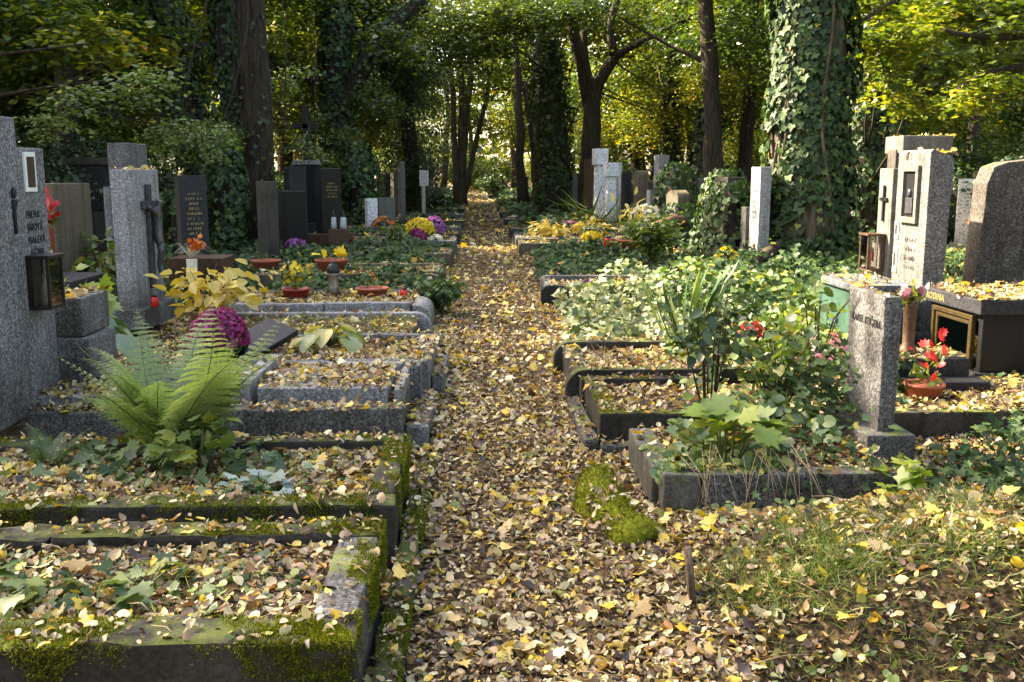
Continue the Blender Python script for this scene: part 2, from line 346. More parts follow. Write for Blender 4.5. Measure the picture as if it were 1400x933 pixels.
# ---- solid meshes
def nz(p, s, seed=0): return mnoise.noise(Vector((p[0]*s+seed, p[1]*s+seed*1.7, p[2]*s-seed)))
class MB:
    def __init__(s): s.bm = bmesh.new()
    def box(s, x0, x1, y0, y1, z0, z1, bev=.008, rough=0.0, seg=.12, seed=1):
        b = bmesh.new(); bmesh.ops.create_cube(b, size=1)
        bmesh.ops.scale(b, vec=(x1-x0, y1-y0, z1-z0), verts=b.verts)
        bmesh.ops.translate(b, vec=((x0+x1)/2, (y0+y1)/2, (z0+z1)/2), verts=b.verts)
        if bev: bmesh.ops.bevel(b, geom=b.edges[:], offset=min(bev, .45*min(x1-x0, y1-y0, z1-z0)), segments=2, profile=.6, affect='EDGES')
        if rough:
            for _ in range(6):
                es = [e for e in b.edges if e.calc_length() > seg*1.6]
                if not es: break
                bmesh.ops.subdivide_edges(b, edges=es, cuts=1, use_grid_fill=True)
            for v in b.verts:
                p = v.co
                v.co = p+rough*Vector((nz(p, 6, seed), nz(p, 6, seed+9), nz(p, 6, seed+20)))+rough*.6*Vector((nz(p, 21, seed+3), nz(p, 21, seed+5), nz(p, 21, seed+7)))
        s._join(b); return s
    def _join(s, b):
        me = bpy.data.meshes.new('tmp'); b.to_mesh(me); b.free(); s.bm.from_mesh(me); bpy.data.meshes.remove(me)
    def prism(s, prof, axis, a0, a1, bev=.006):
        """profile (list of 2-D points) swept from a0 to a1 along an axis; 'y': points are (x,z); 'x': points are (y,z); 'z': (x,y)"""
        b = bmesh.new(); f = {'y': lambda p, a: (p[0], a, p[1]), 'x': lambda p, a: (a, p[0], p[1]), 'z': lambda p, a: (p[0], p[1], a)}[axis]
        A = [b.verts.new(f(p, a0)) for p in prof]; B = [b.verts.new(f(p, a1)) for p in prof]; n = len(prof)
        b.faces.new(A); b.faces.new(B[::-1])
        for i in range(n): b.faces.new((A[i], B[i], B[(i+1) % n], A[(i+1) % n]))
        bmesh.ops.recalc_face_normals(b, faces=b.faces)
        if bev: bmesh.ops.bevel(b, geom=[e for e in b.edges if len(e.link_faces) == 2 and e.calc_face_angle(0) > .5], offset=bev, segments=2, profile=.6, affect='EDGES', clamp_overlap=True)
        s._join(b); return s
    def tube(s, pts, rad, n=8, wob=0.0, seed=0):
        pts = [Vector(p) for p in pts]; k = len(pts)
        if np.isscalar(rad): rad = [rad]*k
        rings = []; prev = None
        for i, p in enumerate(pts):
            d = (pts[min(i+1, k-1)]-pts[max(i-1, 0)]).normalized()
            if prev is None:
                a = d.orthogonal().normalized()
            else: a = (prev-d*prev.dot(d)); a = a.normalized() if a.length > 1e-6 else d.orthogonal().normalized()
            prev = a; b = d.cross(a)
            ring = []
            for j in range(n):
                t = 2*PI*j/n; r = rad[i]
                if wob: r *= 1+wob*mnoise.noise(Vector((math.cos(t)*1.6+seed, math.sin(t)*1.6, p.z*.7+seed)))
                ring.append(s.bm.verts.new(p+r*(a*math.cos(t)+b*math.sin(t))))
            rings.append(ring)
        for A, B in zip(rings, rings[1:]):
            for j in range(n):
                f = s.bm.faces.new((A[j], A[(j+1) % n], B[(j+1) % n], B[j])); f.smooth = True
        s.bm.faces.new(rings[0][::-1]); s.bm.faces.new(rings[-1]); return s
    def lathe(s, prof, c=(0, 0, 0), n=20, sm=True):
        rings = []
        for r, z in prof:
            rings.append([s.bm.verts.new((c[0]+r*math.cos(2*PI*j/n), c[1]+r*math.sin(2*PI*j/n), c[2]+z)) for j in range(n)])
        for A, B in zip(rings, rings[1:]):
            for j in range(n):
                f = s.bm.faces.new((A[j], A[(j+1) % n], B[(j+1) % n], B[j])); f.smooth = sm
        s.bm.faces.new(rings[0][::-1]); s.bm.faces.new(rings[-1]); return s
    def ball(s, c, r, sc=(1, 1, 1), sub=2):
        b = bmesh.new(); bmesh.ops.create_icosphere(b, subdivisions=sub, radius=1)
        for v in b.verts: v.co = Vector((c[0]+v.co.x*r*sc[0], c[1]+v.co.y*r*sc[1], c[2]+v.co.z*r*sc[2]))
        for f in b.faces: f.smooth = True
        s._join(b); return s
    def rot(s, ang, c, axis='Z'):
        bmesh.ops.rotate(s.bm, cent=Vector(c), matrix=Matrix.Rotation(ang, 3, axis), verts=s.bm.verts); return s
    def mesh(s, name):
        me = bpy.data.meshes.new(name); s.bm.to_mesh(me); s.bm.free(); return me
    def build(s, name, mat, parent=None, loc=None):
        return link(name, s.mesh(name), mat, parent, loc)
def text_into(parent, s, size, origin, t, u, n, mat, bold=0.0, stretch=1.0, name='lettering'):
    cu = bpy.data.curves.new('txt', 'FONT'); cu.body = s; cu.size = size; cu.extrude = .0015; cu.offset = bold
    cu.align_x = 'CENTER'; cu.space_character = 1.15
    o = bpy.data.objects.new('txt', cu); COL.objects.link(o)
    dg = bpy.context.evaluated_depsgraph_get(); me = bpy.data.meshes.new_from_object(o.evaluated_get(dg))
    bpy.data.objects.remove(o); bpy.data.curves.remove(cu)
    t, u, n = Vector(t), Vector(u), Vector(n)
    me.transform(Matrix(((t.x*stretch, u.x, n.x, origin[0]), (t.y*stretch, u.y, n.y, origin[1]), (t.z*stretch, u.z, n.z, origin[2]), (0, 0, 0, 1))))
    me.materials.clear()
    return link(name, me, mat, parent)
# ------------------------------------------------------------------ camera, light, sky
cam = bpy.data.cameras.new('camera'); co = bpy.data.objects.new('camera', cam); COL.objects.link(co)
cam.sensor_width = 36; cam.lens = F/1400*36; cam.clip_end = 2000; cam.clip_start = .05
co.location = (0, 0, HCAM); co.rotation_euler = (PI/2-PIT, 0, -YAW)
S.camera = co
S.view_settings.view_transform = 'Standard'; S.view_settings.look = 'None'; S.view_settings.gamma = 1
S.view_settings.use_curve_mapping = False; S.view_settings.exposure = 3.3
try:
    S.view_settings.use_white_balance = True; S.view_settings.white_balance_temperature = 8200; S.view_settings.white_balance_tint = 10
except Exception: pass
SUN_AZ, SUN_EL = math.radians(-62), math.radians(38)
w = bpy.data.worlds.new('World'); S.world = w; w.use_nodes = True
nt = w.node_tree; bg = nt.nodes['Background']
sky = nt.nodes.new('ShaderNodeTexSky'); sky.sky_type = 'NISHITA'; sky.sun_disc = False
sky.sun_elevation = SUN_EL; sky.sun_rotation = SUN_AZ; sky.dust_density = 3.0; sky.air_density = .8
nt.links.new(sky.outputs[0], bg.inputs[0]); bg.inputs[1].default_value = .12
sl = bpy.data.lights.new('sun', 'SUN'); sl.energy = 3.2; sl.angle = math.radians(.6); sl.color = (1, .95, .87)
so = bpy.data.objects.new('sun', sl); COL.objects.link(so)
sd = Vector((math.sin(SUN_AZ)*math.cos(SUN_EL), math.cos(SUN_AZ)*math.cos(SUN_EL), math.sin(SUN_EL)))
so.rotation_euler = sd.to_track_quat('Z', 'Y').to_euler()
so.location = (0, 0, 30)
S.cycles.max_bounces = 7; S.cycles.diffuse_bounces = 3; S.cycles.transmission_bounces = 4; S.cycles.transparent_max_bounces = 8
S.cycles.use_denoising = True; S.cycles.sample_clamp_indirect = 4

# ------------------------------------------------------------------ terrain
def sst(a, b, x): t = np.clip((x-a)/(b-a), 0, 1); return t*t*(3-2*t)
def terr(x, y):
    x = np.asarray(x, float); y = np.asarray(y, float)
    z = .012*np.sin(3.1*x+1.3*y)*np.sin(2.3*y-.7*x)+.008*np.sin(7.3*x+2)*np.sin(6.1*y+1)
    z = z+.2*sst(.75, 1.35, x)*sst(2.85, 3.5, y)*(1-sst(3.9, 4.5, y))*(1+.25*np.sin(4*x))
    z = z-.16*sst(.75, 1.15, x)*(1-sst(2.75, 3.3, y))
    z = z+.03*sst(.45, .9, np.abs(x-.2))*(y > 2)
    z = z+.12*sst(5, 12, np.abs(x))
    return z
def axis(a):
    p = [0.0]; s = a
    while p[-1] < 400: p.append(p[-1]+s); s = s*1.045 if p[-1] > 4 else s
    return np.array(p)
ax = axis(.09); xs = np.concatenate([-ax[:0:-1], ax])+.5; ys = np.concatenate([-ax[:0:-1][-60:], ax])+3.2
X, Y = np.meshgrid(xs, ys); Z = terr(X, Y)
ny, nx = X.shape; idx = np.arange(nx*ny).reshape(ny, nx)
Q = np.stack([idx[:-1, :-1], idx[:-1, 1:], idx[1:, 1:], idx[1:, :-1]], -1).reshape(-1, 4)
g = link('ground', np_mesh('ground', np.stack([X, Y, Z], -1).reshape(-1, 3), Q, None, True), 'soil')
tag(g, 'leaf covered cemetery ground with a trodden path', 'ground', kind='structure')

SURF = [(.52, .7, 4.15, 5.2, .055, .3)]                      # (x0,x1,y0,y1,z,litter density factor): tops that catch leaves
def surf(x0, x1, y0, y1, z, d=1.0): SURF.append((x0, x1, y0, y1, z, d))
def height(x, y):
    z = terr(x, y); d = np.ones_like(z)
    for x0, x1, y0, y1, zz, dd in SURF:
        m = (x > x0) & (x < x1) & (y > y0) & (y < y1) & (zz > z)
        z = np.where(m, zz, z); d = np.where(m, dd, d)
    return z, d

def kerb(t, name, x0, x1, y0, y1, z1, mat, z0=-.06, rough=.006, d=.5, bev=.014, seed=1, rnd_end=0, label=None, seg=.1):
    m = MB()
    if rnd_end:
        r = rnd_end; sgn = 1 if True else -1
        prof = [(x0, z0), (x0, z1)]+[(x1-r+r*math.sin(a), z1-r+r*math.cos(a)) for a in [i*PI/16 for i in range(9)]]+[(x1, z0)]
        m.prism(prof, 'y', y0, y1, bev)
    elif x1-x0 > 1.2:          # long kerbs are two stones butted with an open joint, settled a little unevenly
        xm = x0+(x1-x0)*(.45+.12*math.sin(seed*3.1)); m.box(xm+.006, x1, y0, y1, z0, z1, bev, rough, seg, seed)
        MB().box(x0, xm-.006, y0+.007, y1+.006, z0, z1-.009, bev, rough, seg, seed+50).build(name, mat, t)
    else: m.box(x0, x1, y0, y1, z0, z1, bev, rough, seg, seed)
    o = m.build(name, mat, t); surf(x0, x1-rnd_end, y0, y1, z1, d)
    if label: o['label'] = label
    return o
def kerb_l(t, name, x0, x1, y0, y1, z1, mat, r, z0=-.06, d=.5):
    """a kerb whose rounded end points to the path on its -x side"""
    prof = [(x1, z0), (x1, z1)]+[(x0+r-r*math.sin(a), z1-r+r*math.cos(a)) for a in [i*PI/16 for i in range(9)]]+[(x0, z0)]
    o = MB().prism(prof, 'y', y0, y1, .012).build(name, mat, t); surf(x0+r, x1, y0, y1, z1, d); return o
def bed(t, x0, x1, y0, y1, z, d=1.0, mat='soil', name='soil_bed'):
    nx = max(3, int((x1-x0)/.12)); ny = max(3, int((y1-y0)/.12))
    X, Y = np.meshgrid(np.linspace(x0, x1, nx), np.linspace(y0, y1, ny))
    Z = z+.02*np.sin(9*X+3*Y)*np.sin(8*Y-2*X)+.01*np.sin(21*X)*np.sin(19*Y)
    idx = np.arange(nx*ny).reshape(ny, nx)
    Q = np.stack([idx[:-1, :-1], idx[:-1, 1:], idx[1:, 1:], idx[1:, :-1]], -1).reshape(-1, 4)
    o = link(name, np_mesh(name, np.stack([X, Y, Z], -1).reshape(-1, 3), Q, None, True), mat, t)
    surf(x0, x1, y0, y1, z, d); return o
MOSS = []                      # (x0,x1,y0,y1,z, object to grow on)
def moss_on(t, rects, n=9000, name='moss'):
    """short moss tufts in ragged patches on top of kerbs; each rect (x0,x1,y0,y1,z,face) with face 'top' or 'side' (+x or -y face)"""
    lb = LB()
    for (x0, x1, y0, y1, z, face, z0) in rects:
        area = max((x1-x0)*(y1-y0), .0005) if face == 'top' else ((y1-y0)*(z-z0) if face == 'x' else (x1-x0)*(z-z0))
        k = int(area*n*5); u, v = RNG.random(k), RNG.random(k)
        if face == 'top': P = np.stack([x0+u*(x1-x0), y0+v*(y1-y0), np.full(k, z)], 1); nn = np.array([0, 0, 1.])
        elif face == 'x': P = np.stack([np.full(k, x1), y0+u*(y1-y0), z0+v*(z-z0)], 1); nn = np.array([1., 0, .3])
        else: P = np.stack([x0+u*(x1-x0), np.full(k, y0), z0+v*(z-z0)], 1); nn = np.array([0, -1., .3])
        q = np.sin(P[:, 0]*11+P[:, 1]*5+1)+np.sin(P[:, 1]*13-P[:, 0]*7+2)+.8*np.sin(P[:, 0]*31+P[:, 1]*27)+.7*RNG.normal(size=k)*.5
        if face != 'top': q = q+1.5*((P[:, 2]-z0)/(z-z0)-.75)
        P = P[q > -.1]; k = len(P)
        if k == 0: continue
        tip = unit(nn+.55*RNG.normal(size=(k, 3))); 
        lb.add(T_TUFT, P-nn*.003, rvec(k), tip, .007+.009*RNG.random(k)**2)
    return link(name, lb.mesh(name), 'moss', t)

# ------------------------------------------------------------------ graves along the left of the path
def grave(loc, label): return empty('grave_surround', loc, label, 'grave', 'graves beside the path')
t = grave((-1.4, 3.05, 0), 'nearest grave, its thick kerb dark with age and capped with bright moss')
kerb(t, 'front_kerb', -2.6, -.355, 2.6, 2.78, .32, 'concrete_moss', d=.2, rough=.016, seed=3, bev=.022, seg=.05)
kerb(t, 'rear_kerb', -2.6, -.37, 3.44, 3.6, .322, 'concrete_moss', d=.3, rough=.016, seed=5, bev=.02, seg=.06)
kerb(t, 'side_kerb', -.5, -.36, 2.79, 3.435, .317, 'granite_mossy', d=.12, rough=.008, seed=6, bev=.02)
bed(t, -2.58, -.505, 2.785, 3.435, .275, 1.0)
moss_on(t, [(-2.5, -.36, 2.6, 2.78, .322, 'top', 0), (-1.0, -.36, 3.44, 3.6, .326, 'top', 0), (-.43, -.36, 2.78, 3.44, .32, 'top', 0), (-.7, -.36, 2.6, 2.77, .322, 'top', 0), (-.5, -.36, 2.78, 2.98, .32, 'top', 0),
            (-.5, -.352, 2.6, 3.6, .32, 'x', .12), (-2.5, -.36, 2.594, 2.7, .32, 'y', .22), (-.6, -.36, 2.594, 2.7, .32, 'y', .15)], 16000)
t = grave((-1.4, 4.35, 0), 'second grave from the front, mossy low kerb with the big fern growing in it')
kerb(t, 'front_kerb', -2.8, -.34, 3.83, 3.97, .3, 'concrete_moss', d=.25, rough=.01, seed=8)
kerb(t, 'rear_kerb', -2.8, -.37, 4.78, 4.9, .302, 'concrete_moss', d=.3, rough=.01, seed=9)
kerb(t, 'side_kerb', -.46, -.35, 3.975, 4.775, .297, 'concrete_moss', d=.2, rough=.01, seed=10)
bed(t, -2.78, -.465, 3.975, 4.775, .25, 1.0)
moss_on(t, [(-2.6, -.34, 3.83, 3.97, .302, 'top', 0), (-.46, -.35, 3.97, 4.78, .302, 'top', 0), (-.8, -.34, 4.78, 4.9, .305, 'top', 0), (-2.6, -1.4, 4.78, 4.9, .305, 'top', 0), (-.46, -.343, 3.85, 4.9, .3, 'x', .08), (-2.6, -.34, 3.828, 3.9, .3, 'y', .2)], 13000)
for y0, y1, lab in ((2.1, 3.62, 'low mossy stone edging beside the nearest grave'), (3.64, 5.35, 'low mossy stone edging beside the grave with the fern')):
    e = empty('path_edging', (-.3, (y0+y1)/2, 0), lab, 'edging')
    kerb(e, 'edging_stone', -.335, -.25, y0, y1, .085, 'concrete_moss', d=.5, rough=.014, seed=int(y0*7))
    moss_on(e, [(-.335, -.255, y0, y1, .088, 'top', 0), (-.335, -.247, y0, y1, .085, 'x', .0)], 14000)

t = grave((-1.4, 6.1, 0), 'grey granite grave with a flat leaf strewn ledger slab beside the tall stele')
MB().box(-2.75, -.44, 5.615, 6.8, -.05, .265, .01, .004, .15, 2).build('base', 'concrete_grey', t); surf(-2.75, -.44, 5.6, 6.8, .265, .8)
kerb(t, 'front_kerb', -2.75, -.43, 5.46, 5.61, .3, 'granite_mossy', d=.9, seed=12)
MB().box(-1.28, -.53, 5.68, 6.4, .265, .375, .01, .002, .15, 4).build('ledger_slab', 'granite_light', t); surf(-1.28, -.53, 5.68, 6.4, .376, 1.0)
MB().box(-1.42, -1.32, 5.66, 6.62, .265, .41, .008, .002, .2, 5).build('edge_strip', 'granite_light', t); surf(-1.42, -1.32, 5.66, 6.62, .41, .2)
MB().box(-1.31, -.5, 6.5, 6.6, .265, .36, .008, .002, .2, 5).build('edge_strip', 'granite_light', t)
MB().box(-.49, -.445, 5.7, 6.4, .265, .36, .008, .002, .2, 7).build('edge_strip', 'granite_light', t); surf(-.49, -.445, 5.7, 6.4, .36, .3)
MB().box(-.49, -.38, 6.42, 6.62, -.05, .36, .012, .003, .2, 7).build('corner_block', 'granite', t); surf(-.49, -.38, 6.42, 6.62, .36, .3)
kerb(t, 'lower_step', -.436, -.3, 5.74, 6.66, .125, 'granite_light', d=.7, seed=14)
MB().box(-2.55, -1.95, 5.64, 6.42, .266, .345, .008, .002, .2, 8).build('plinth_shelf', 'granite_light', t); surf(-2.55, -1.95, 5.64, 6.42, .345, .8)

t = grave((-1.0, 7.5, 0), 'grey granite kerbed grave filled with brown leaves round a fading broad leaved plant')
kerb(t, 'front_kerb', -1.75, -.355, 6.88, 7.0, .31, 'granite', d=.4, seed=15)
kerb(t, 'side_kerb', -.47, -.35, 7.005, 8.0, .307, 'granite_light', d=.6, seed=16)
kerb(t, 'rear_kerb', -2.0, -.36, 8.005, 8.12, .312, 'granite', d=.5, seed=17)
kerb(t, 'lower_step', -.345, -.25, 7.2, 8.3, .13, 'granite_light', d=.8, seed=18)
bed(t, -1.95, -.475, 7.005, 8.0, .27, 1.2)
t = grave((-1.5, 8.9, 0), 'grave plot overgrown with short grass behind the brown leaf bed')
kerb(t, 'front_kerb', -2.3, -.5, 8.36, 8.46, .27, 'concrete_moss', rnd_end=.12, d=.3)
kerb(t, 'rear_kerb', -2.4, -.44, 9.46, 9.58, .29, 'granite_light', rnd_end=.16, d=.2)
kerb(t, 'lower_step', -.49, -.36, 8.6, 9.44, .1, 'granite_light', d=.6)
bed(t, -2.4, -.56, 8.47, 9.45, .25, .45)
t = grave((-1.5, 10.5, 0), 'grave with a long pale granite kerb carrying red flower pots and a steel lantern')
kerb(t, 'front_kerb', -2.55, -.68, 9.9, 10.03, .33, 'granite_light', d=.12, seed=21)
kerb(t, 'corner_kerb', -.66, -.47, 9.92, 10.7, .3, 'granite_light', rnd_end=.14, d=.2)
kerb(t, 'rear_kerb', -2.6, -.6, 11.25, 11.36, .3, 'granite', d=.4, seed=22)
bed(t, -2.6, -.67, 10.035, 11.245, .285, 1.2)
t = grave((-1.7, 14.1, 0), 'brown stone kerbed grave with double rounded kerb ends facing the path')
kerb(t, 'front_kerb', -3.0, -.55, 13.3, 13.44, .28, 'sandstone', rnd_end=.08, d=.6)
kerb(t, 'side_kerb', -.7, -.53, 13.46, 14.5, .3, 'sandstone', d=.6)
kerb(t, 'rear_kerb', -3.0, -.47, 14.52, 14.66, .31, 'sandstone', rnd_end=.12, d=.6)
bed(t, -3.0, -.71, 13.45, 14.51, .26, 1.2)
far_left = [(17.0, 18.3, 'sandstone', 'low brown kerbed grave hidden under ivy past the double kerb'), (20.3, 21.8, 'granite', 'dark edged grave carrying the round white and crimson flower pots'),
            (22.6, 23.9, 'granite_dark', 'dark kerbed grave behind the big yellow chrysanthemums'), (25.2, 26.5, 'concrete_grey', 'small grey kerbed grave beyond the purple chrysanthemums'),
            (29, 30.4, 'concrete', 'plain kerbed grave near the dark evergreen mass'), (33.5, 35, 'granite', 'distant low granite grave where the path narrows'), (39, 40.6, 'concrete', 'most distant kerbed grave at the end of the flowered rows')]
for y0, y1, mt, lab in far_left:
    t = grave((-1.8, (y0+y1)/2, 0), lab); xr = -.5+.1*random.random()
    kerb(t, 'front_kerb', -3.4, xr, y0, y0+.14, .26, mt, d=.5, rnd_end=.07)
    kerb(t, 'rear_kerb', -3.4, xr-.01, y1-.14, y1, .265, mt, d=.5, rnd_end=.07)
    kerb(t, 'side_kerb', xr-.16, xr-.02, y0+.145, y1-.145, .255, mt, d=.5)
    bed(t, -3.4, xr-.165, y0+.145, y1-.145, .22, 1.1)

# ------------------------------------------------------------------ graves along the right
t = grave((1.5, 4.9, 0), 'low grey kerbed grave overflowing with green plants before the small granite headstone')
kerb(t, 'front_kerb', .872, 1.05, 4.5, 4.64, .2, 'concrete_grey', d=.1, seed=31)
kerb(t, 'front_kerb', 1.056, 2.0, 4.505, 4.64, .195, 'granite_mossy', d=.2, seed=32)
kerb(t, 'side_kerb', .84, .97, 4.645, 5.4, .197, 'concrete_grey', d=.2, seed=33)
bed(t, .975, 2.05, 4.645, 5.5, .16, .6)
t = grave((1.1, 6.1, 0), 'narrow mossy kerbed grave with a stepped ledge along the path')
kerb(t, 'front_kerb', .71, 1.5, 5.64, 5.76, .22, 'concrete_moss', d=.25, seed=34)
kerb(t, 'side_kerb', .72, .85, 5.765, 6.62, .217, 'concrete_moss', d=.25, seed=35)
kerb(t, 'rear_kerb', .7, 1.6, 6.625, 6.72, .22, 'concrete_moss', d=.3, seed=36)
kerb(t, 'lower_step', .615, .705, 5.62, 6.75, .07, 'granite_mossy', d=.4, seed=37)
kerb(t, 'lower_step', .71, 1.1, 5.53, 5.635, .06, 'granite_mossy', d=.4, seed=38)
bed(t, .855, 1.9, 5.765, 6.62, .17, .8)
moss_on(t, [(.71, 1.1, 5.64, 5.76, .222, 'top', 0), (.72, .85, 5.77, 6.62, .22, 'top', 0), (.7, 1.2, 6.63, 6.72, .222, 'top', 0)], 9000)
t = grave((1.3, 7.4, 0), 'grave with curled kerb ends and a bed of pale brown leaves')
kerb_l(t, 'front_kerb', .62, 1.9, 6.86, 6.98, .24, 'concrete_moss', .14)
kerb_l(t, 'rear_kerb', .62, 1.9, 7.98, 8.1, .25, 'concrete', .14)
kerb(t, 'side_kerb', .69, .8, 6.985, 7.975, .22, 'concrete', d=.5, seed=40)
bed(t, .805, 2.3, 6.985, 7.975, .18, 1.3)
t = grave((1.3, 12.6, 0), 'small dark kerbed grave at the far foot of the pale ivy mound')
kerb_l(t, 'front_kerb', .78, 1.9, 12.2, 12.34, .24, 'granite_dark', .1)
kerb(t, 'side_kerb', .86, .97, 12.345, 13.2, .23, 'granite', d=.4)
kerb_l(t, 'rear_kerb', .84, 2.2, 13.205, 13.32, .26, 'granite', .08)
bed(t, .975, 2.2, 12.345, 13.2, .2, 1.2)
for y0, y1, mt, lab in ((19.6, 20.9, 'sandstone', 'brown kerbed grave with a potted yellow chrysanthemum at its front'), (21.5, 22.9, 'granite', 'long grey kerbed grave bright with yellow leaf plants'),
                        (25, 26.3, 'concrete', 'kerbed grave under dark ivy beyond the yellow leaf plants'), (30, 31.5, 'granite_dark', 'dark kerbed grave below the row of old pillars'), (36, 37.5, 'concrete_grey', 'far kerbed grave with pale flowers at the bend of the path')):
    t = grave((2, (y0+y1)/2, 0), lab)
    kerb_l(t, 'front_kerb', .82, 3.6, y0, y0+.15, .25, mt, .07)
    kerb_l(t, 'rear_kerb', .82, 3.6, y1-.15, y1, .27, mt, .07)
    kerb(t, 'side_kerb', .84, .99, y0+.155, y1-.155, .245, mt, d=.4)
    bed(t, .995, 3.6, y0+.155, y1-.155, .21, 1.2)

# ------------------------------------------------------------------ headstones
def scribble(parent, origin, t, u, n, w, rows, hgt, mat, gap=1.7, seed=0, cx=True):
    """worn lettering too small to read: short incised strokes in rows"""
    rr = random.Random(seed); t, u, n = Vector(t), Vector(u), Vector(n); m = MB(); o = Vector(origin)
    for r in range(rows):
        ww = w*rr.uniform(.6, 1); x = -ww/2
        while x < ww/2:
            cw = hgt*rr.uniform(.35, .6)
            for k in range(rr.choice((2, 2, 3))):
                a = o+t*(x+cw*rr.random())-u*(r*hgt*gap); d = u*hgt*rr.uniform(.5, 1)+t*cw*rr.uniform(-.3, .3)
                v = [m.bm.verts.new(p) for p in (a-t*hgt*.06+n*.0015, a+t*hgt*.06+n*.0015, a+d+t*hgt*.06+n*.0015, a+d-t*hgt*.06+n*.0015)]
                m.bm.faces.new(v)
            x += cw*1.5
            if rr.random() < .13: x += cw
    return m.build('lettering', mat, parent)
def stone(loc, w, t, h, rz, mat, label, plinth=None, plinth_mat=None, name='headstone', top=None, rough=.004, group=None, seed=1, rows=0, ink='ink', lh=.035, face=1):
    """slab t thick (local x), w wide (local y); face +x at rz=0 (face=-1: towards -x)"""
    r = empty(name, loc, label, 'headstone', group); x, y, z = loc; zb = z
    if plinth:
        a, b = plinth[0], plinth[1]; hp = plinth[2]
        MB().box(x-t/2-a, x+t/2+a, y-w/2-b, y+w/2+b, z-.1, z+hp, .012, .003, .2, seed).build('plinth', plinth_mat or mat, r); zb = z+hp
    m = MB()
    if top == 'arch':
        pr = [(y-w/2, zb-.02), (y-w/2, z+h-w*.3)]+[(y-w/2*math.cos(a), z+h-w*.3+w*.3*math.sin(a)) for a in [i*PI/10 for i in range(1, 10)]]+[(y+w/2, z+h-w*.3), (y+w/2, zb-.02)]
        m.prism(pr, 'x', x-t/2, x+t/2, .01)
    elif top == 'slant':
        m.prism([(y-w/2, zb-.02), (y-w/2, z+h*.86), (y-w/2+.08, z+h), (y+w/2, z+h*1.02), (y+w/2, zb-.02)], 'x', x-t/2, x+t/2, .012)
    elif top == 'cap':
        m.box(x-t/2, x+t/2, y-w/2, y+w/2, zb-.02, z+h*.8, .01, rough, .15, seed)
        MB().box(x-t/2-.05, x+t/2+.05, y-w/2-.05, y+w/2+.05, z+h*.8, z+h, .015, rough, .15, seed+2).build('cap', mat, r)
    else: m.box(x-t/2, x+t/2, y-w/2, y+w/2, zb-.02, z+h, .01, rough, .15, seed)
    m.build('slab', mat, r)
    if rows:
        fx = x+face*(t/2+rough+.001)
        scribble(r, (fx, y, z+h*.82), (0, face, 0), (0, 0, 1), (face, 0, 0), w*.6, rows, lh, ink, 1.7, seed)
    r.rotation_euler.z = rz; return r

# tall stele at the left edge, in two heights
hx = -2.52
t = empty('headstone', (hx-.2, 5.55, .266), 'tall grey granite stele of two heights with an oblong portrait and a wall lantern', 'headstone')
MB().box(hx-.45, hx+.02, 4.95, 5.6, .266, 1.9, .012, .003, .15, 3).build('tall_slab', 'granite', t)
MB().box(hx-.42, hx, 5.603, 5.98, .268, 1.745, .012, .003, .15, 4).build('short_slab', 'granite', t)
MB().box(hx-.02, hx+.012, 5.70, 5.84, 1.5, 1.72, .004).build('portrait_frame', 'white_paint', t)
MB().box(hx+.0, hx+.015, 5.723, 5.817, 1.525, 1.695, .002).build('portrait', 'photo_dark', t)
m = MB(); m.tube([(hx+.024, 5.5, 1.28), (hx+.03, 5.49, 1.4), (hx+.03, 5.5, 1.46)], [.012, .009, .022], 8).ball((hx+.03, 5.5, 1.5), .022, (.5, 1, 1.5)); m.build('torch_emblem', 'ink', t)
for i, (s, yy) in enumerate((('EBENA', 5.79), ('JÍŘOVÁ', 5.81), ('MALEVÁ', 5.82), ('JEČNÁ', 5.82))):
    text_into(t, s, .06, (hx+.003, yy-.02, 1.355-i*.072), (0, 1, 0), (0, 0, 1), (1, 0, 0), 'ink', 0.0, .9)
m = MB()
lx0, lx1, ly0, ly1, lz0, lz1 = hx+.006, hx+.13, 5.62, 5.82, .865, 1.13
for a in (lx0, lx1-.016):
    for b in (ly0, ly1-.016): m.box(a, a+.016, b, b+.016, lz0, lz1, .002)
m.box(lx0, lx1, ly0, ly1, lz0-.02, lz0, .004); m.box(lx0-.0, lx1+.012, ly0-.012, ly1+.012, lz1, lz1+.022, .005); m.box(lx0-.004, lx0+.004, ly0+.02, ly1-.02, lz0, lz1, 0)
ln = m.build('wall_lantern', 'iron', t)
MB().box(lx1-.01, lx1-.006, ly0+.017, ly1-.017, lz0+.002, lz1-.002, 0).box(lx0+.01, lx1-.017, ly0+.004, ly0+.008, lz0+.002, lz1-.002, 0).build('lantern_pane', 'glass', ln)
MB().lathe([(.03, 0), (.034, .02), (.03, .1), (.012, .14), (.012, .17)], (hx+.06, 5.72, lz0), 12).build('candle', 'greyglass', ln)
for z0, z1, y0, lab in ((.345, .62, 6.02, 'lower granite block beside the tall stele, streaked at its side'), (.625, .86, 6.04, 'upper granite block with a planting hollow stacked beside the tall stele')):
    o = MB().box(hx-.35, -2.37+(.02 if z0 < .5 else -.02), y0, y0+.45, z0, z1, .012, .004, .15, int(z0*20)).build('granite_block', 'granite', None, (hx, y0+.2, z0)); tag(o, lab, 'stone block')
surf(hx-.35, -2.4, 6.04, 6.49, .86, .8)

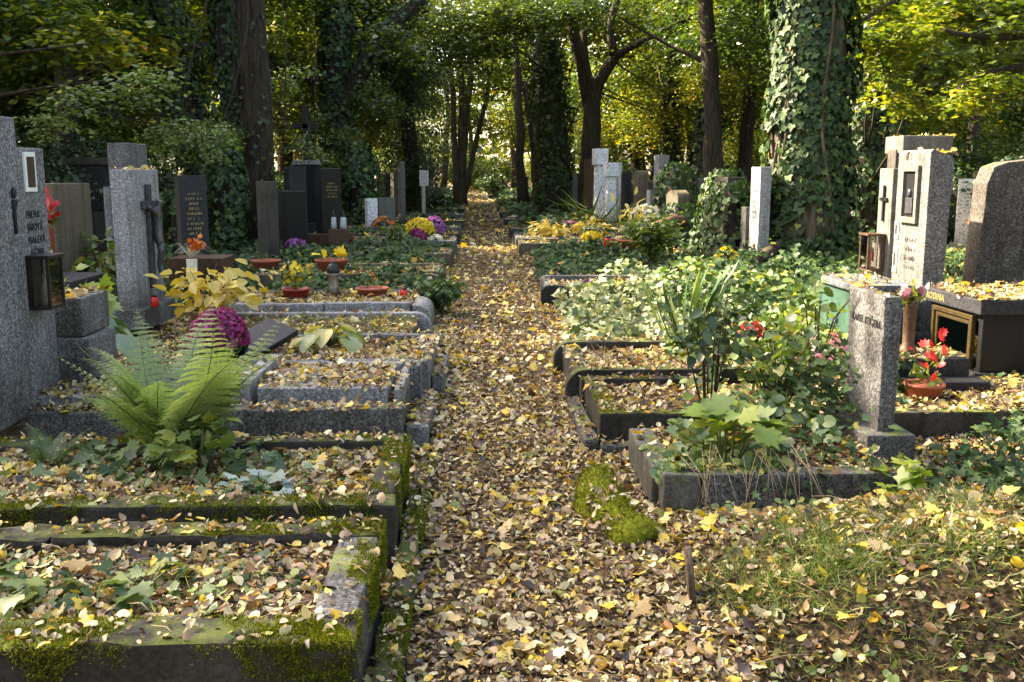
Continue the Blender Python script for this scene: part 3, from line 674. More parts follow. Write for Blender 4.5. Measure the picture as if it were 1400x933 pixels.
# crucifix stone
cx, cy = -3.36, 10.03
t = stone((cx, cy, .22), .8, .2, 1.42, 0, 'granite_light', 'grey granite headstone bearing a tall bronze crucifix', (.08, .1, .1), 'granite', seed=5)
fx = cx+.1
c = MB(); c.box(fx+.003, fx+.05, cy-.06, cy+.02, .48, 1.5, .008).box(fx+.003, fx+.045, cy-.2, cy+.2, 1.26, 1.34, .008)
cr = c.build('crucifix', 'bronze', t)
def skin_mesh(name, pts, edges, rad, sub=2):
    me = bpy.data.meshes.new(name); me.from_pydata([tuple(p) for p in pts], edges, [])
    o = bpy.data.objects.new('tmp', me); COL.objects.link(o)
    md = o.modifiers.new('s', 'SKIN'); 
    for i, v in enumerate(me.skin_vertices[0].data): v.radius = (rad[i], rad[i]); v.use_root = i == 0
    sb = o.modifiers.new('u', 'SUBSURF'); sb.levels = sub
    dg = bpy.context.evaluated_depsgraph_get(); r = bpy.data.meshes.new_from_object(o.evaluated_get(dg)); bpy.data.objects.remove(o)
    for p in r.polygons: p.use_smooth = True
    return r
q = fx+.09; yc = cy+.0
pts = [(q, yc, .98), (q+.01, yc, 1.1), (q+.01, yc, 1.22), (q+.02, yc, 1.28), (q+.04, yc+.01, 1.35), (q-.005, yc-.09, 1.24), (q-.02, yc-.17, 1.29), (q-.005, yc+.09, 1.24), (q-.02, yc+.17, 1.29),
       (q+.04, yc-.03, .86), (q, yc-.01, .7), (q+.03, yc+.045, .86), (q, yc+.02, .7), (q+.01, yc, .62)]
ed = [(0, 1), (1, 2), (2, 3), (3, 4), (2, 5), (5, 6), (2, 7), (7, 8), (0, 9), (9, 10), (0, 11), (11, 12), (10, 13)]
link('crucified_figure', skin_mesh('crucified_figure', pts, ed, [.055, .045, .055, .025, .042, .026, .018, .026, .018, .034, .024, .034, .024, .02]), 'bronze', cr)
scribble(t, (fx+.005, cy+.28, 1.3), (0, 1, 0), (0, 0, 1), (1, 0, 0), .14, 10, .035, 'ink', 1.9, 3)
surf(cx-.1, cx+.1, cy-.4, cy+.4, 1.64, .5)

p = D(97, 300, 11)
stone((p.x-.1, 11.1, .12), 1.0, .2, 1.38, 0, 'sandstone', 'broad low brown streaked headstone behind the red flowers', (.06, .08, .35), 'concrete_moss', seed=6)
p = D(172, 300, 11.9)
stone((p.x, 12.1, .1), .6, .26, 1.85, 0, 'granite_mossy', 'tall plain headstone rising behind the crucifix stone', seed=7)
p = D(263, 300, 14)
t = stone((p.x, 14, .12), .38, .2, 1.46, -1.0, 'granite_dark', 'black granite headstone with faded gold lettering beside the ivy column', (.1, .1, .3), 'granite_black', seed=8, rows=9, ink='gold', lh=.04)
p = D(126, 260, 18)
t = empty('headstone', (p.x, 18, .1), 'dark wide family tomb in deep shade behind the broad stone', 'headstone')
MB().box(p.x-.35, p.x+.35, 17.8, 18.2, .0, .95, .02).build('plinth', 'concrete', t); MB().box(p.x-.3, p.x+.3, 17.85, 18.15, .95, 1.75, .02).build('slab', 'granite_dark', t); MB().box(p.x-.4, p.x+.4, 17.8, 18.22, 1.75, 1.87, .02).build('cap', 'concrete', t)
p = D(150, 270, 16); stone((p.x+.05, 16, .1), .25, .12, 1.3, -.9, 'granite_light', 'small pale headstone seen between the tomb and the crucifix stone', seed=9, rows=6)
# row by the twin trunks
p = D(366, 290, 16.5); stone((p.x, 16.5, .1), .34, .16, 1.38, -.5, 'concrete', 'narrow upright grey headstone before the twin trunks', seed=10, rows=3)
p = D(385, 290, 18.5); stone((p.x, 18.5, .1), .36, .14, 1.2, -.9, 'granite_dark', 'low black headstone between two narrow stones', seed=11)
p = D(402, 290, 17.8); stone((p.x, 17.8, .05), .42, .16, 1.25, -.75, 'granite_black', 'black polished headstone with a glinting top edge', (.08, .08, .15), seed=12)
p = D(404, 260, 20.5); stone((p.x, 20.5, .1), .42, .18, 1.65, -.8, 'granite_dark', 'dark headstone with a pale leading edge behind the glinting stone', seed=13)
p = D(449, 270, 18.6)
stone((p.x, 18.6, .1), .44, .2, 1.6, -.8, 'granite_black', 'big black polished headstone with two glass lanterns at its foot', (.14, .16, .42), 'rusty', seed=14, rows=5, ink='gold', lh=.035)
for px, lab in ((456, 'grey glass candle lantern, thinner of the pair under the black polished stone'), (469, 'grey glass candle lantern, wider of the pair under the black polished stone')):
    p = D(px, 292, 18.1); k = 1 if px < 460 else 1.15
    t = empty('candle_lantern', (p.x, 18.1, .62), lab, 'lantern')
    MB().lathe([(.05*k, 0), (.055*k, .05), (.045*k, .2), (.03*k, .22)], (p.x, 18.1, .62), 12).build('glass_body', 'greyglass', t)
    MB().lathe([(.035*k, .22), (.04*k, .24), (.015, .3), (.005, .34)], (p.x, 18.1, .62), 12).build('lid', 'black', t)
    MB().box(p.x-.09, p.x+.09, 18.02, 18.18, .05, .615, .01).build('stand', 'rusty', t)
p = D(420, 250, 23)
t = empty('headstone', (p.x, 23, .1), 'tall dark monument crowned by a thin cross in the tree shade', 'headstone')
MB().box(p.x-.36, p.x+.36, 22.8, 23.2, 0, .5, .02).build('plinth', 'granite_dark', t); MB().box(p.x-.28, p.x+.28, 22.85, 23.15, .5, 1.8, .02).build('slab', 'granite_black', t)
MB().box(p.x-.3, p.x+.3, 22.8, 23.2, 1.8, 1.9, .02).build('cap', 'granite_light', t); MB().box(p.x-.06, p.x+.06, 22.95, 23.05, 1.9, 3.1, .01).box(p.x-.3, p.x+.3, 22.95, 23.05, 2.6, 2.72, .01).build('cross', 'iron', t)
for px, Yd, w_, t_, h_, mt, lab in ((507, 25, .3, .12, .95, 'white_stone', 'low white headstone beside the orange flowers'), (527, 26, .5, .15, .95, 'concrete_grey', 'squat grey headstone close behind the low white one'),
                                    (549, 29, .16, .16, 1.9, 'concrete_grey', 'thin grey stone post in front of the dark evergreen'), (540, 31, .2, .2, 1.6, 'concrete', 'dark thin stone post half lost in the evergreen shade')):
    p = D(px, 260, Yd); stone((p.x, Yd, .05), w_, t_, h_, -.9, mt, lab, seed=int(px))
p = D(579, 250, 34); t = empty('headstone', (p.x, 34, .05), 'white board shaped stone on a slim shaft before the dark evergreen', 'headstone')
MB().box(p.x-.06, p.x+.06, 33.94, 34.06, 0, 1.2, .01).build('shaft', 'pale_stone', t); MB().box(p.x-.13, p.x+.17, 33.92, 34.08, 1.2, 1.72, .01).build('head', 'white_stone', t)

# right hand row of old pillars
p = D(787, 255, 32); stone((p.x, 32, .05), .16, .16, 1.55, -.3, 'concrete_grey', 'slim square stone post at the edge of the pillar row', seed=51)
p = D(807, 255, 31); stone((p.x, 31, .05), .4, .3, 2.0, .2, 'rusty', 'brown shaded pillar on a black foot before the forked tree', (.05, .05, .55), 'granite_black', seed=52)
p = D(820, 255, 28.5); stone((p.x, 28.5, .05), .34, .28, 2.25, .1, 'white_stone', 'tallest pale pillar, gleaming white under a heavy cap', top='cap', seed=53)  # white marble on a pale stone pillar stands in for missing sunlight
p = D(835, 265, 27.5); stone((p.x, 27.5, .05), .3, .24, 1.85, .1, 'white_stone', 'pale pillar with a block head standing over a red lantern', (.05, .05, .25), top='cap', seed=54)  # whitened likewise, sunlight put into the stone colour
p = D(846, 262, 31.5); stone((p.x, 31.5, .05), .2, .12, 1.9, .2, 'white_stone', 'thin white slab peeping between two pillars', seed=55)
p = D(856, 268, 28.5); stone((p.x, 28.5, .05), .4, .16, 1.6, .25, 'granite_dark', 'dark slab with bright sunlit edges in the pillar row', seed=56)
p = D(876, 262, 27.5); stone((p.x, 27.5, .05), .5, .3, 1.65, .1, 'sandstone', 'brown round topped pillar draped with ivy', top='arch', seed=57)
p = D(904, 242, 27); stone((p.x, 27, .05), .3, .3, 2.05, .35, 'granite_light', 'tall square granite pillar rising from ivy', seed=58)
p = D(891, 275, 25); stone((p.x, 25, .05), .2, .2, 1.15, .35, 'granite_light', 'short square granite post beside the pale roses', seed=59)
p = D(927, 275, 22); stone((p.x, 22, .05), .55, .3, 1.2, .3, 'sandstone', 'squat stone almost swallowed by ivy near the fallen log', top='arch', seed=60)
p = D(973, 300, 16.6); stone((p.x, 16.6, .05), .3, .13, 1.05, .3, 'concrete_grey', 'low narrow grey headstone leaning beside the ivy clad stone', seed=61, face=-1)
p = D(1000, 300, 16); stone((p.x, 16.2, .05), .5, .3, 1.5, .2, 'concrete', 'headstone wholly clad in dark ivy', seed=62)
p = D(1044, 290, 14.5); stone((p.x, 14.7, .1), .5, .16, 1.6, .0, 'granite_light', 'tall pale granite headstone with worn lines of text by the great ivy tree', (.06, .06, .12), seed=63, rows=9, lh=.045, face=-1)
p = D(1022, 320, 15.2); stone((p.x, 15.3, .05), .3, .1, 1.05, 0, 'concrete_grey', 'short narrow stone tucked against the tall pale headstone', seed=64)

# small headstone on the green grave
kx, ky = 2.13, 5.1
t = empty('headstone', (kx+.05, ky+.25, 0), 'small speckled granite headstone with a carved name above the green plants', 'headstone')
MB().box(kx-.08, kx+.18, ky-.07, ky+.6, -.05, .24, .012, .004, .15, 3).build('plinth', 'granite_mossy', t)
MB().box(kx, kx+.095, ky, ky+.5, .235, .965, .01, .006, .07, 4).build('slab', 'granite_mossy', t)
text_into(t, 'KAREL KUČERA', .058, (kx-.0035, ky+.235, .79), (0, -1, 0), (0, 0, 1), (-1, 0, 0), 'ink', .0006, .88)
m = MB()
for i in range(6):
    a = Vector((kx-.004, ky+.44-.018*i, .81+.02*i)); b = a+Vector((0, -.012, .034)); c_ = Vector((0, .004, .003))
    m.bm.faces.new([m.bm.verts.new(v) for v in (a-c_, a+c_, b+c_*.4, b-c_*.4)])
m.build('carved_sprig', 'ink', t); surf(kx, kx+.095, ky, ky+.5, .967, .3)
# niche stone
bx, by = 3.66, 8.05
t = empty('headstone', (bx+.2, by+.35, .2), 'tall square granite headstone with a deep portrait niche and enamel portraits', 'headstone')
m = MB(); m.prism([(bx, .1), (bx, 1.77), (bx+.02, 1.8), (bx+.18, 1.74), (bx+.2, 1.7), (bx+.16, .1)], 'y', by, by+.62, .01); m.build('slab', 'granite_mossy', t)  # mossy granite chosen as the darker tone, shade put into slab and plinth colour
MB().box(bx-.05, bx+.26, by-.03, by+.68, -.05, .3, .012, .003, .2, 2).build('plinth', 'granite_mossy', t)
n0, n1 = by+.2, by+.43
m = MB(); m.box(bx-.03, bx, n0-.05, n0, 1.24, 1.62, .004).box(bx-.03, bx, n1, n1+.05, 1.24, 1.62, .004).box(bx-.03, bx, n0-.05, n1+.05, 1.62, 1.67, .004).box(bx-.03, bx, n0-.05, n1+.05, 1.19, 1.24, .004)
fr = m.build('niche_frame', 'concrete_grey', t)
MB().box(bx-.006, bx+.002, n0, n1, 1.24, 1.62, 0).build('niche_back', 'black', t)
MB().box(bx-.02, bx-.006, n0+.05, n1-.04, 1.27, 1.4, .004).ball((bx-.014, n0+.13, 1.44), .03, (.4, 1, 1.2)).build('relief_figure', 'bronze', t)
for z, hh in ((1.12, .15), (.86, .22)):
    o = MB().box(bx-.012, bx+.002, by+.51, by+.585, z-hh/2, z+hh/2, .005).build('enamel_portrait', 'white_paint', t)
    MB().box(bx-.015, bx-.012, by+.525, by+.57, z-hh*.25, z+hh*.3, 0).build('portrait_face', 'photo_dark', o)
scribble(t, (bx-.002, by+.27, 1.03), (0, -1, 0), (0, 0, 1), (-1, 0, 0), .26, 4, .045, 'iron', 1.7, 9)
surf(bx, bx+.2, by, by+.62, 1.77, .5)
nb = by+.78
t = stone((bx+.09, nb+.08, .1), .3, .18, 1.55, 0, 'concrete_grey', 'narrow grey headstone with a black iron cross beside the niche stone', seed=66)
MB().box(bx-.02, bx-.006, nb+.065, nb+.095, 1.18, 1.5, .003).box(bx-.02, bx-.006, nb+.0, nb+.16, 1.36, 1.39, .003).build('iron_cross', 'black', t)
lzz = .75; m = MB()
m.box(bx-.16, bx-.01, nb-.0, nb+.2, lzz-.02, lzz, .003).box(bx-.17, bx-.005, nb-.01, nb+.21, lzz+.3, lzz+.32, .004)
for a in (bx-.16, bx-.03):
    for b in (nb, nb+.18): m.box(a, a+.02, b, b+.02, lzz, lzz+.3, .002)
ln = m.build('wall_lantern', 'rusty', t); MB().box(bx-.155, bx-.15, nb+.02, nb+.18, lzz, lzz+.3, 0).box(bx-.14, bx-.03, nb+.004, nb+.009, lzz, lzz+.3, 0).build('lantern_pane', 'glass', ln)
MB().lathe([(.03, 0), (.03, .14), (.01, .17)], (bx-.09, nb+.1, lzz), 10).build('candle', 'redglass', ln)
# capped monument behind
p = D(1268, 195, 12.2)
t = empty('headstone', (p.x, 12.4, .1), 'grey stone monument with an overhanging flat cap behind the niche stone', 'headstone')
MB().box(p.x-.22, p.x+.22, 12.25, 12.6, 0, 1.85, .015, .004).build('slab', 'concrete_grey', t); MB().box(p.x-.32, p.x+.3, 12.15, 12.7, 1.85, 2.06, .015, .004).build('cap', 'concrete_grey', t)
p2 = D(1234, 200, 12.4); MB().box(p2.x-.12, p.x-.225, 12.3, 12.55, 0, 1.9, .015, .004).build('side_slab', 'concrete', t); surf(p.x-.3, p.x+.3, 12.15, 12.7, 2.06, .35)
# big rough stone at the edge
p = D(1340, 300, 8.5)
t = empty('headstone', (p.x+.5, 8.6, .1), 'massive rough granite headstone with a chamfered shoulder behind the black tomb', 'headstone')
MB().prism([(p.x-.03, .0), (p.x+.04, 1.52), (p.x+.09, 1.66), (p.x+.2, 1.7), (p.x+1.0, 1.78), (p.x+1.1, .0)], 'y', 8.5, 8.75, .015).build('slab', 'granite_brown', t)
# pale stones far right
p = D(1326, 290, 20); stone((p.x, 20, .1), .5, .14, 1.4, 1.2, 'white_stone', 'white marble headstone with grey lettering beside an orange flower', (.08, .08, .12), 'pale_stone', seed=70, rows=6, lh=.04, face=-1)
p = D(1306, 290, 21); stone((p.x, 21, .1), .4, .2, 1.25, 1.0, 'sandstone', 'tan headstone partly hidden by the white marble one', seed=71)
p = D(1345, 280, 22); stone((p.x, 22, .1), .5, .2, 1.55, 1.0, 'sandstone', 'brown headstone standing behind the white marble one', seed=72)
p = D(1304, 260, 24); stone((p.x, 24, .1), .6, .2, 1.3, 1.0, 'granite_light', 'pale grey headstone deepest in the shaded row', seed=73)
p = D(1317, 270, 23); stone((p.x, 23, .1), .7, .2, 1.2, 1.0, 'granite_dark', 'dark headstone in the gap beside the tan one', seed=74)

# ------------------------------------------------------------------ black tomb with glass cabinet
tx, ty = 3.6, 6.9
t = empty('tomb', (tx+.5, ty+.4, 0), 'black granite tomb with a brass framed glass cabinet, topped with dry leaves', 'tomb')
MB().box(tx-.1, tx+1.3, ty-.08, ty+.92, -.05, .11, .012).build('lower_step', 'granite_dark', t)
MB().box(tx-.05, tx+1.3, ty-.04, ty+.88, .113, .19, .01).build('upper_step', 'granite_dark', t)
m = MB(); m.box(tx, tx+1.3, ty, ty+.06, .193, .61, .004).box(tx, tx+1.3, ty+.77, ty+.83, .193, .61, .004).box(tx+.3, tx+1.3, ty+.062, ty+.768, .193, .61, .004).box(tx+.003, tx+.298, ty+.062, ty+.768, .55, .61, .003).box(tx+.003, tx+.298, ty+.062, ty+.768, .193, .21, .003)
m.build('chest', 'granite_black', t)
MB().box(tx-.05, tx+1.3, ty-.05, ty+.88, .613, .72, .012).build('top_slab', 'granite_dark', t); surf(tx-.05, tx+1.3, ty-.05, ty+.88, .722, .9)
text_into(t, 'RODINA', .07, (tx-.052, ty+.66, .64), (0, -1, 0), (0, 0, 1), (-1, 0, 0), 'gold', .0006, 1.0)
f0, f1, z0, z1 = ty+.1, ty+.74, .215, .59; m = MB()
for a, b in ((0, .035), (.045, .075)):
    pr = -.035 if a == 0 else -.02
    m.box(tx+pr, tx+.001, f0+a, f0+b, z0+a, z1-a, .004).box(tx+pr, tx+.001, f1-b, f1-a, z0+a, z1-a, .004).box(tx+pr, tx+.001, f0+b, f1-b, z0+a, z0+b, .004).box(tx+pr, tx+.001, f0+b, f1-b, z1-b, z1-a, .004)
m.build('cabinet_frame', 'brass', t)
MB().box(tx-.012, tx-.008, f0+.075, f1-.075, z0+.075, z1-.075, 0).build('cabinet_pane', 'glass', t)
o = MB().lathe([(.07, 0), (.1, .05), (.11, .07), (.1, .07), (.06, .015)], (tx+.13, ty+.34, .212), 14).tube([(tx+.13, ty+.34+.1*math.cos(a), .28+.12*math.sin(a)) for a in [i*PI/10 for i in range(11)]], .008, 6).build('wicker_basket', 'straw', None, (tx+.13, ty+.34, .212)); tag(o, 'small pale basket with a handle behind the cabinet glass', 'basket')
lb = LB(); n = 60; lb.add(T_FLOWER, np.array([tx+.12, ty+.32, .31])+RNG.normal(size=(n, 3))*(.03, .06, .025), rvec(n), rvec(n), .045)
o = link('posy', lb.mesh('posy'), 'yel', None, (tx+.12, ty+.32, .31)); tag(o, 'yellow and white flowers inside the glass cabinet', 'flowers')
# green plinth
q = G(1150, 395, .72)
gx0, gx1, gy0, gy1 = 3.04, 3.5, 7.85, 8.75
t = empty('tomb', ((gx0+gx1)/2, 8.3, 0), 'green plastered tomb chest with a blue grey lid strewn with leaves', 'tomb')
MB().box(gx0, gx1, gy0, gy1, -.05, .66, .01, .004, .2).build('chest', 'green_stone', t); MB().box(gx0-.03, gx1+.03, gy0-.03, gy1+.03, .663, .72, .012, .003, .2).build('lid', 'blue_slab', t); surf(gx0, gx1, gy0, gy1, .72, .35)
# dark kerb in front of the black tomb
t = grave((3.2, 6.0, 0), 'dark kerbed grave with the red lilies in front of the black tomb')
kerb(t, 'front_kerb', 2.36, 4.4, 5.72, 5.84, .2, 'concrete', d=.6); bed(t, 2.38, 4.4, 5.845, 6.8, .17, 1.1)
MB().box(2.75, 3.35, 6.55, 7.0, .0, .36, .012).build('rear_step', 'granite_dark', t); MB().box(2.8, 3.4, 6.35, 6.545, .0, .24, .012).build('rear_step', 'granite_dark', t); surf(2.75, 3.35, 6.55, 7, .36, .8)
# crowns of the shade trees: where the sun towards the foreground is filtered
SHADE = {0: [((-8, 7.5, 7), 2.2), ((-9, 9.5, 8), 2.4), ((-8.5, 4.5, 7.5), 2.2)], 1: [((-10, 14.5, 8), 2.6)]}
M['steel'] = plain_mat('brushed steel', (.22, .2, .17), .35, .7, .4, 20)
# ------------------------------------------------------------------ ground cover (nobody could count it)
def in_frame(x, y, m=.62): return np.abs(x-.04*y) < m*y+.6
def cover(name, label, cat, mat, rects, tmpl, tip_h=.5, jit=.5):
    """low creeping leaves over beds: rects (x0,x1,y0,y1,z,height,leaves per m2,leaf size)"""
    lb = LB()
    for x0, x1, y0, y1, z, h, dens, size in rects:
        k = int((x1-x0)*(y1-y0)*dens)
        x = x0+(x1-x0)*RNG.random(k); y = y0+(y1-y0)*RNG.random(k)
        cx, cy = (x-x0)/(x1-x0)*2-1, (y-y0)/(y1-y0)*2-1
        edge = np.clip((1-np.maximum(np.abs(cx), np.abs(cy)))*3, 0, 1)
        bump = (.55+.25*np.sin(x*4.1+y*2.3+z*9)+.2*np.sin(y*5.7-x*3.3))*(.35+.65*edge)
        gap = np.sin(x*2.9+1.7*y+z*20)+np.sin(3.7*y-2.2*x+3)+.5*RNG.normal(size=k)
        ok = (gap > -1.25)
        zz = (z if z is not None else 0)+h*bump*np.sqrt(RNG.random(k))
        P = np.stack([x, y, zz], 1)[ok]; k = len(P)
        n = jit_up(k, jit); n[:, 1] -= .25; n[:, 0] -= .0
        out = np.stack([cx, cy, np.full(len(cx), -tip_h)], 1)[ok]+.9*RNG.normal(size=(k, 3))*np.array([1, 1, .3])
        lb.add(tmpl, P, n, out, size*(.55+.8*RNG.random(k)))
    o = link(name, lb.mesh(name), mat, None, (rects[0][0], rects[0][2], 0)); tag(o, label, cat, kind='stuff'); return o
cover('ground_ivy', 'dark green ivy carpeting the graves on both sides of the path', 'ivy', 'ivy',
      [(2.0, 2.12, 5.2, 5.75, .45, .35, 1300, .05), (-2.6, -.5, 11.35, 13.25, .15, .34, 520, .07), (-2.5, -1.0, 11.0, 11.3, .27, .12, 300, .06), (-3.0, -.9, 13.9, 14.5, .26, .14, 260, .07), (-3.2, -.55, 14.7, 16.9, .12, .4, 420, .08), (-3.4, -.5, 18.4, 20.2, .1, .38, 330, .09), (-3.3, -.7, 17.1, 18.2, .2, .2, 240, .08), (-3.4, -.7, 22.8, 23.8, .2, .2, 200, .09), (-3.4, -.6, 21.9, 22.5, .1, .2, 260, .09), (-3.5, -.5, 24, 25.1, .05, .3, 240, .1),
       (-3.5, -.5, 26.6, 28.9, .05, .35, 170, .11), (-3.5, -.5, 30.5, 33.4, .05, .35, 130, .13), (-4, -.5, 35, 39, .05, .4, 90, .15), (-3.3, -2.2, 15, 20, .1, .4, 220, .09), (-5, -3, 11.5, 24, .1, .35, 150, .1), (-2.6, -1.8, 5.0, 5.4, .05, .1, 100, .06),
       (-1.9, -.8, 3.9, 4.2, .22, .1, 260, .055), (-2.3, -.7, 2.8, 3.4, .25, .09, 200, .035),
       (.9, 2.6, 13.4, 15.6, .1, .4, 420, .08), (1.0, 3.3, 15.6, 19.4, .1, .4, 260, .09), (.95, 3.4, 23.2, 24.9, .08, .5, 230, .1), (.95, 3.6, 26.4, 29.8, .08, .5, 170, .12), (.95, 4, 31.6, 36, .06, .5, 110, .14), (.95, 4, 37.6, 44, .06, .45, 70, .16), (-9, -.9, 44, 62, .02, .5, 34, .2), (1.1, 9, 44, 62, .02, .5, 34, .2), (-10, -1, 62, 88, .02, .6, 16, .28), (1.2, 10, 62, 88, .02, .6, 16, .28), (2.6, 3.6, 8.8, 10, .1, .55, 420, .07),
       (2.6, 4.4, 9.8, 14.5, .1, .55, 420, .075), (3.2, 6.5, 12, 17.5, .1, .45, 260, .085), (1.9, 2.9, 9.0, 11.0, .2, .55, 420, .07), (4, 9, 16, 26, .1, .4, 90, .1), (6.5, 9.5, 13, 19, .05, .35, 150, .09),
       (2.5, 4.2, 4.5, 5.6, .02, .4, 1100, .05), (2.1, 2.6, 4.4, 4.95, .0, .16, 600, .045), (1.45, 2.0, 4.75, 5.7, .1, .3, 900, .05), (1.75, 2.1, 5.25, 5.75, .3, .4, 900, .05), (1.3, 2.2, 4.42, 4.7, .1, .16, 420, .045), (2.3, 2.9, 5.9, 6.4, .15, .15, 220, .06), (3.4, 4.4, 6.1, 6.8, .1, .22, 300, .06), (2.1, 3.0, 6.2, 7.8, .1, .4, 300, .065)], T_IVY)
cover('pale_ivy', 'pale variegated ivy spilling over the mound by the path', 'ivy', 'ivy_pale', [(.95, 2.3, 9.3, 11.9, .05, .62, 700, .075), (.85, 1.5, 8.5, 9.6, .02, .35, 420, .075), (1.5, 2.5, 8.3, 9.5, .1, .55, 420, .075), (1.1, 2.2, 23.3, 25, .1, .55, 260, .1)], T_IVY)
cover('green_herbs', 'bright green round leaved herbs filling the kerbed grave and the plot edges', 'herbs', 'herb',
      [(.86, 1.5, 4.53, 4.95, .16, .24, 1500, .048), (1.05, 1.9, 4.75, 5.45, .16, .3, 700, .055), (1.5, 2.6, 6.7, 8.2, .15, .34, 380, .055), (2.2, 3.1, 7.6, 9, .15, .4, 400, .06), (.9, 2.4, 2.7, 3.4, .0, .06, 60, .03), (1.0, 2.8, 3.4, 4.2, .17, .07, 80, .03), (1.2, 1.9, 5.8, 6.6, .15, .2, 320, .055), (-2.4, -1.3, 3.98, 4.4, .22, .12, 150, .05), (2.2, 3.4, 10.6, 12.6, .25, .4, 330, .08), (-2.4, -.6, 2.8, 3.42, .26, .09, 220, .032), (-2.6, -.55, 4.0, 4.75, .24, .08, 120, .032)], T_ROUND)
cover('seedlings', 'small maple seedlings scattered through the leaf beds of the nearest graves', 'seedlings', 'dull',
      [(-2.5, -.75, 2.8, 3.42, .26, .12, 170, .055), (-2.0, -1.2, 2.8, 3.3, .26, .14, 150, .06), (-2.6, -.6, 3.99, 4.75, .24, .12, 90, .055), (-1.9, -1.1, 4.3, 4.75, .24, .25, 300, .06), (1.0, 2.2, 4.7, 5.4, .2, .3, 110, .07)], T_MAPLE)
def grass(name, label, regions):
    lb = LB()
    for x0, x1, y0, y1, dens, h, flat in regions:
        k = int((x1-x0)*(y1-y0)*dens); nt_ = max(1, k//9)
        cx = x0+(x1-x0)*RNG.random(nt_); cy = y0+(y1-y0)*RNG.random(nt_)
        x = np.repeat(cx, 9)+.03*RNG.normal(size=nt_*9); y = np.repeat(cy, 9)+.03*RNG.normal(size=nt_*9)
        z, _ = height(x, y); k = len(x)
        tip = unit(np.stack([RNG.normal(size=k)*flat, RNG.normal(size=k)*flat-.2, np.ones(k)], 1))
        lb.add(T_BLADE, np.stack([x, y, z-.005], 1), np.cross(tip, rvec(k)), tip, h*(.4+.8*RNG.random(k)))
    o = link(name, lb.mesh(name), 'grass', None, (regions[0][0], regions[0][2], 0)); tag(o, label, 'grass', kind='stuff'); return o
grass('grass', 'short ragged grass on the soil mound and the overgrown plot', [(.85, 1.4, 3.3, 3.8, 6500, .085, 1.0), (1.2, 2.0, 3.35, 4.0, 6500, .08, 1.5), (1.9, 2.9, 3.5, 4.2, 3600, .075, 1.5), (1.0, 2.6, 3.0, 3.5, 4000, .085, 1.9), (.5, 1.0, 3.2, 4.2, 350, .05, .8), (.9, 2.6, 2.4, 3.0, 260, .06, 1.4), (-2.5, -.6, 2.8, 3.42, 300, .05, 1), (-2.4, -.6, 8.48, 9.4, 1300, .08, .8), (-2.0, -1.2, 2.8, 3.4, 120, .11, .6), (-1.0, -.6, 2.8, 3.4, 160, .09, .6), (-2.6, -.5, 4.0, 4.7, 90, .1, .7)])

# ------------------------------------------------------------------ fallen leaves
def litter():
    lb = LB()
    bands = [(1.9, 3.2, 6600, .036, 0), (3.2, 5, 5600, .036, 0), (5, 7.5, 3900, .039, 0), (7.5, 11, 1700, .052, 0), (11, 17, 600, .06, 1), (17, 28, 220, .082, 1), (28, 60, 45, .13, 1), (60, 115, 9, .26, 1)]
    for y0, y1, dens, size, far in bands:
        A = .62*(y1**2-y0**2); k = int(A*dens)
        y = np.sqrt(y0**2+(y1**2-y0**2)*RNG.random(k)); x = .04*y+(RNG.random(k)*2-1)*(.62*y)
        keep = np.abs(x) < np.where(y > 40, 14, 9); x, y = x[keep], y[keep]
        z, d = height(x, y)
        # thinner on the bare soil slope and trodden spots
        slope = sst(.95, 1.4, x)*(1-sst(3.1, 3.5, y)); d = d*(1-.6*slope)
        mound = (x > .9)*(y > 3.2)*(y < 4.4); d = d*np.where(mound, .72, 1)
        trod = (np.abs(x-.2) < .35)*(.5+.5*np.sin(x*6+y*2.1)*np.sin(y*1.7))*(y > 2); d = d*(1-.35*trod)
        d = d*(.82+.35*np.sin(3.3*x+2.1*y)*np.sin(2.7*y-1.1*x))
        ok = RNG.random(len(x)) < np.clip(d, 0, 2)/1.3
        x, y, z = x[ok], y[ok], z[ok]; k = len(x)
        # leaves near a drop are not laid over the edge: z again at the tip side is ignored, thickness builds up
        z = z+.004+.016*RNG.random(k)**2
        n = jit_up(k, .48); tip = RNG.normal(size=(k, 3)); tip[:, 2] *= .2
        fr_ = RNG.random(k); sz = size*np.where(fr_ < .45, .3+.35*RNG.random(k), np.where(fr_ < .9, .65+.4*RNG.random(k), 1.05+.4*RNG.random(k)))
        R = RNG.random(k); R = np.where((fr_ < .45), R*.72, R)
        green = np.sin(x*1.9+.4*y)+np.sin(1.3*y-x)
        T = LIT_FAR if far else LIT_T
        w_ = RNG.integers(0, len(T), k)
        for i, t_ in enumerate(T):
            s_ = w_ == i; lb.add(t_, np.stack([x, y, z], 1)[s_], n[s_], tip[s_], sz[s_], R[s_])
        # a few big maple leaves, mostly yellow
        k2 = int(k*(.008 if not far else .04)); j = RNG.integers(0, k, k2)
        lb.add(LIT_M[0] if not far else T_MAPLEL, np.stack([x[j], y[j], z[j]+.012], 1), jit_up(k2, .4), RNG.normal(size=(k2, 3)), size*1.55*(.7+.6*RNG.random(k2)), np.where(RNG.random(k2) < .6, .78+.15*RNG.random(k2), RNG.random(k2)))
    o = link('leaf_litter', lb.mesh('leaf_litter'), 'litter', None, (0, 3, 0)); tag(o, 'tan, brown and yellow fallen leaves covering the path and the graves', 'fallen leaves', kind='stuff')
litter()
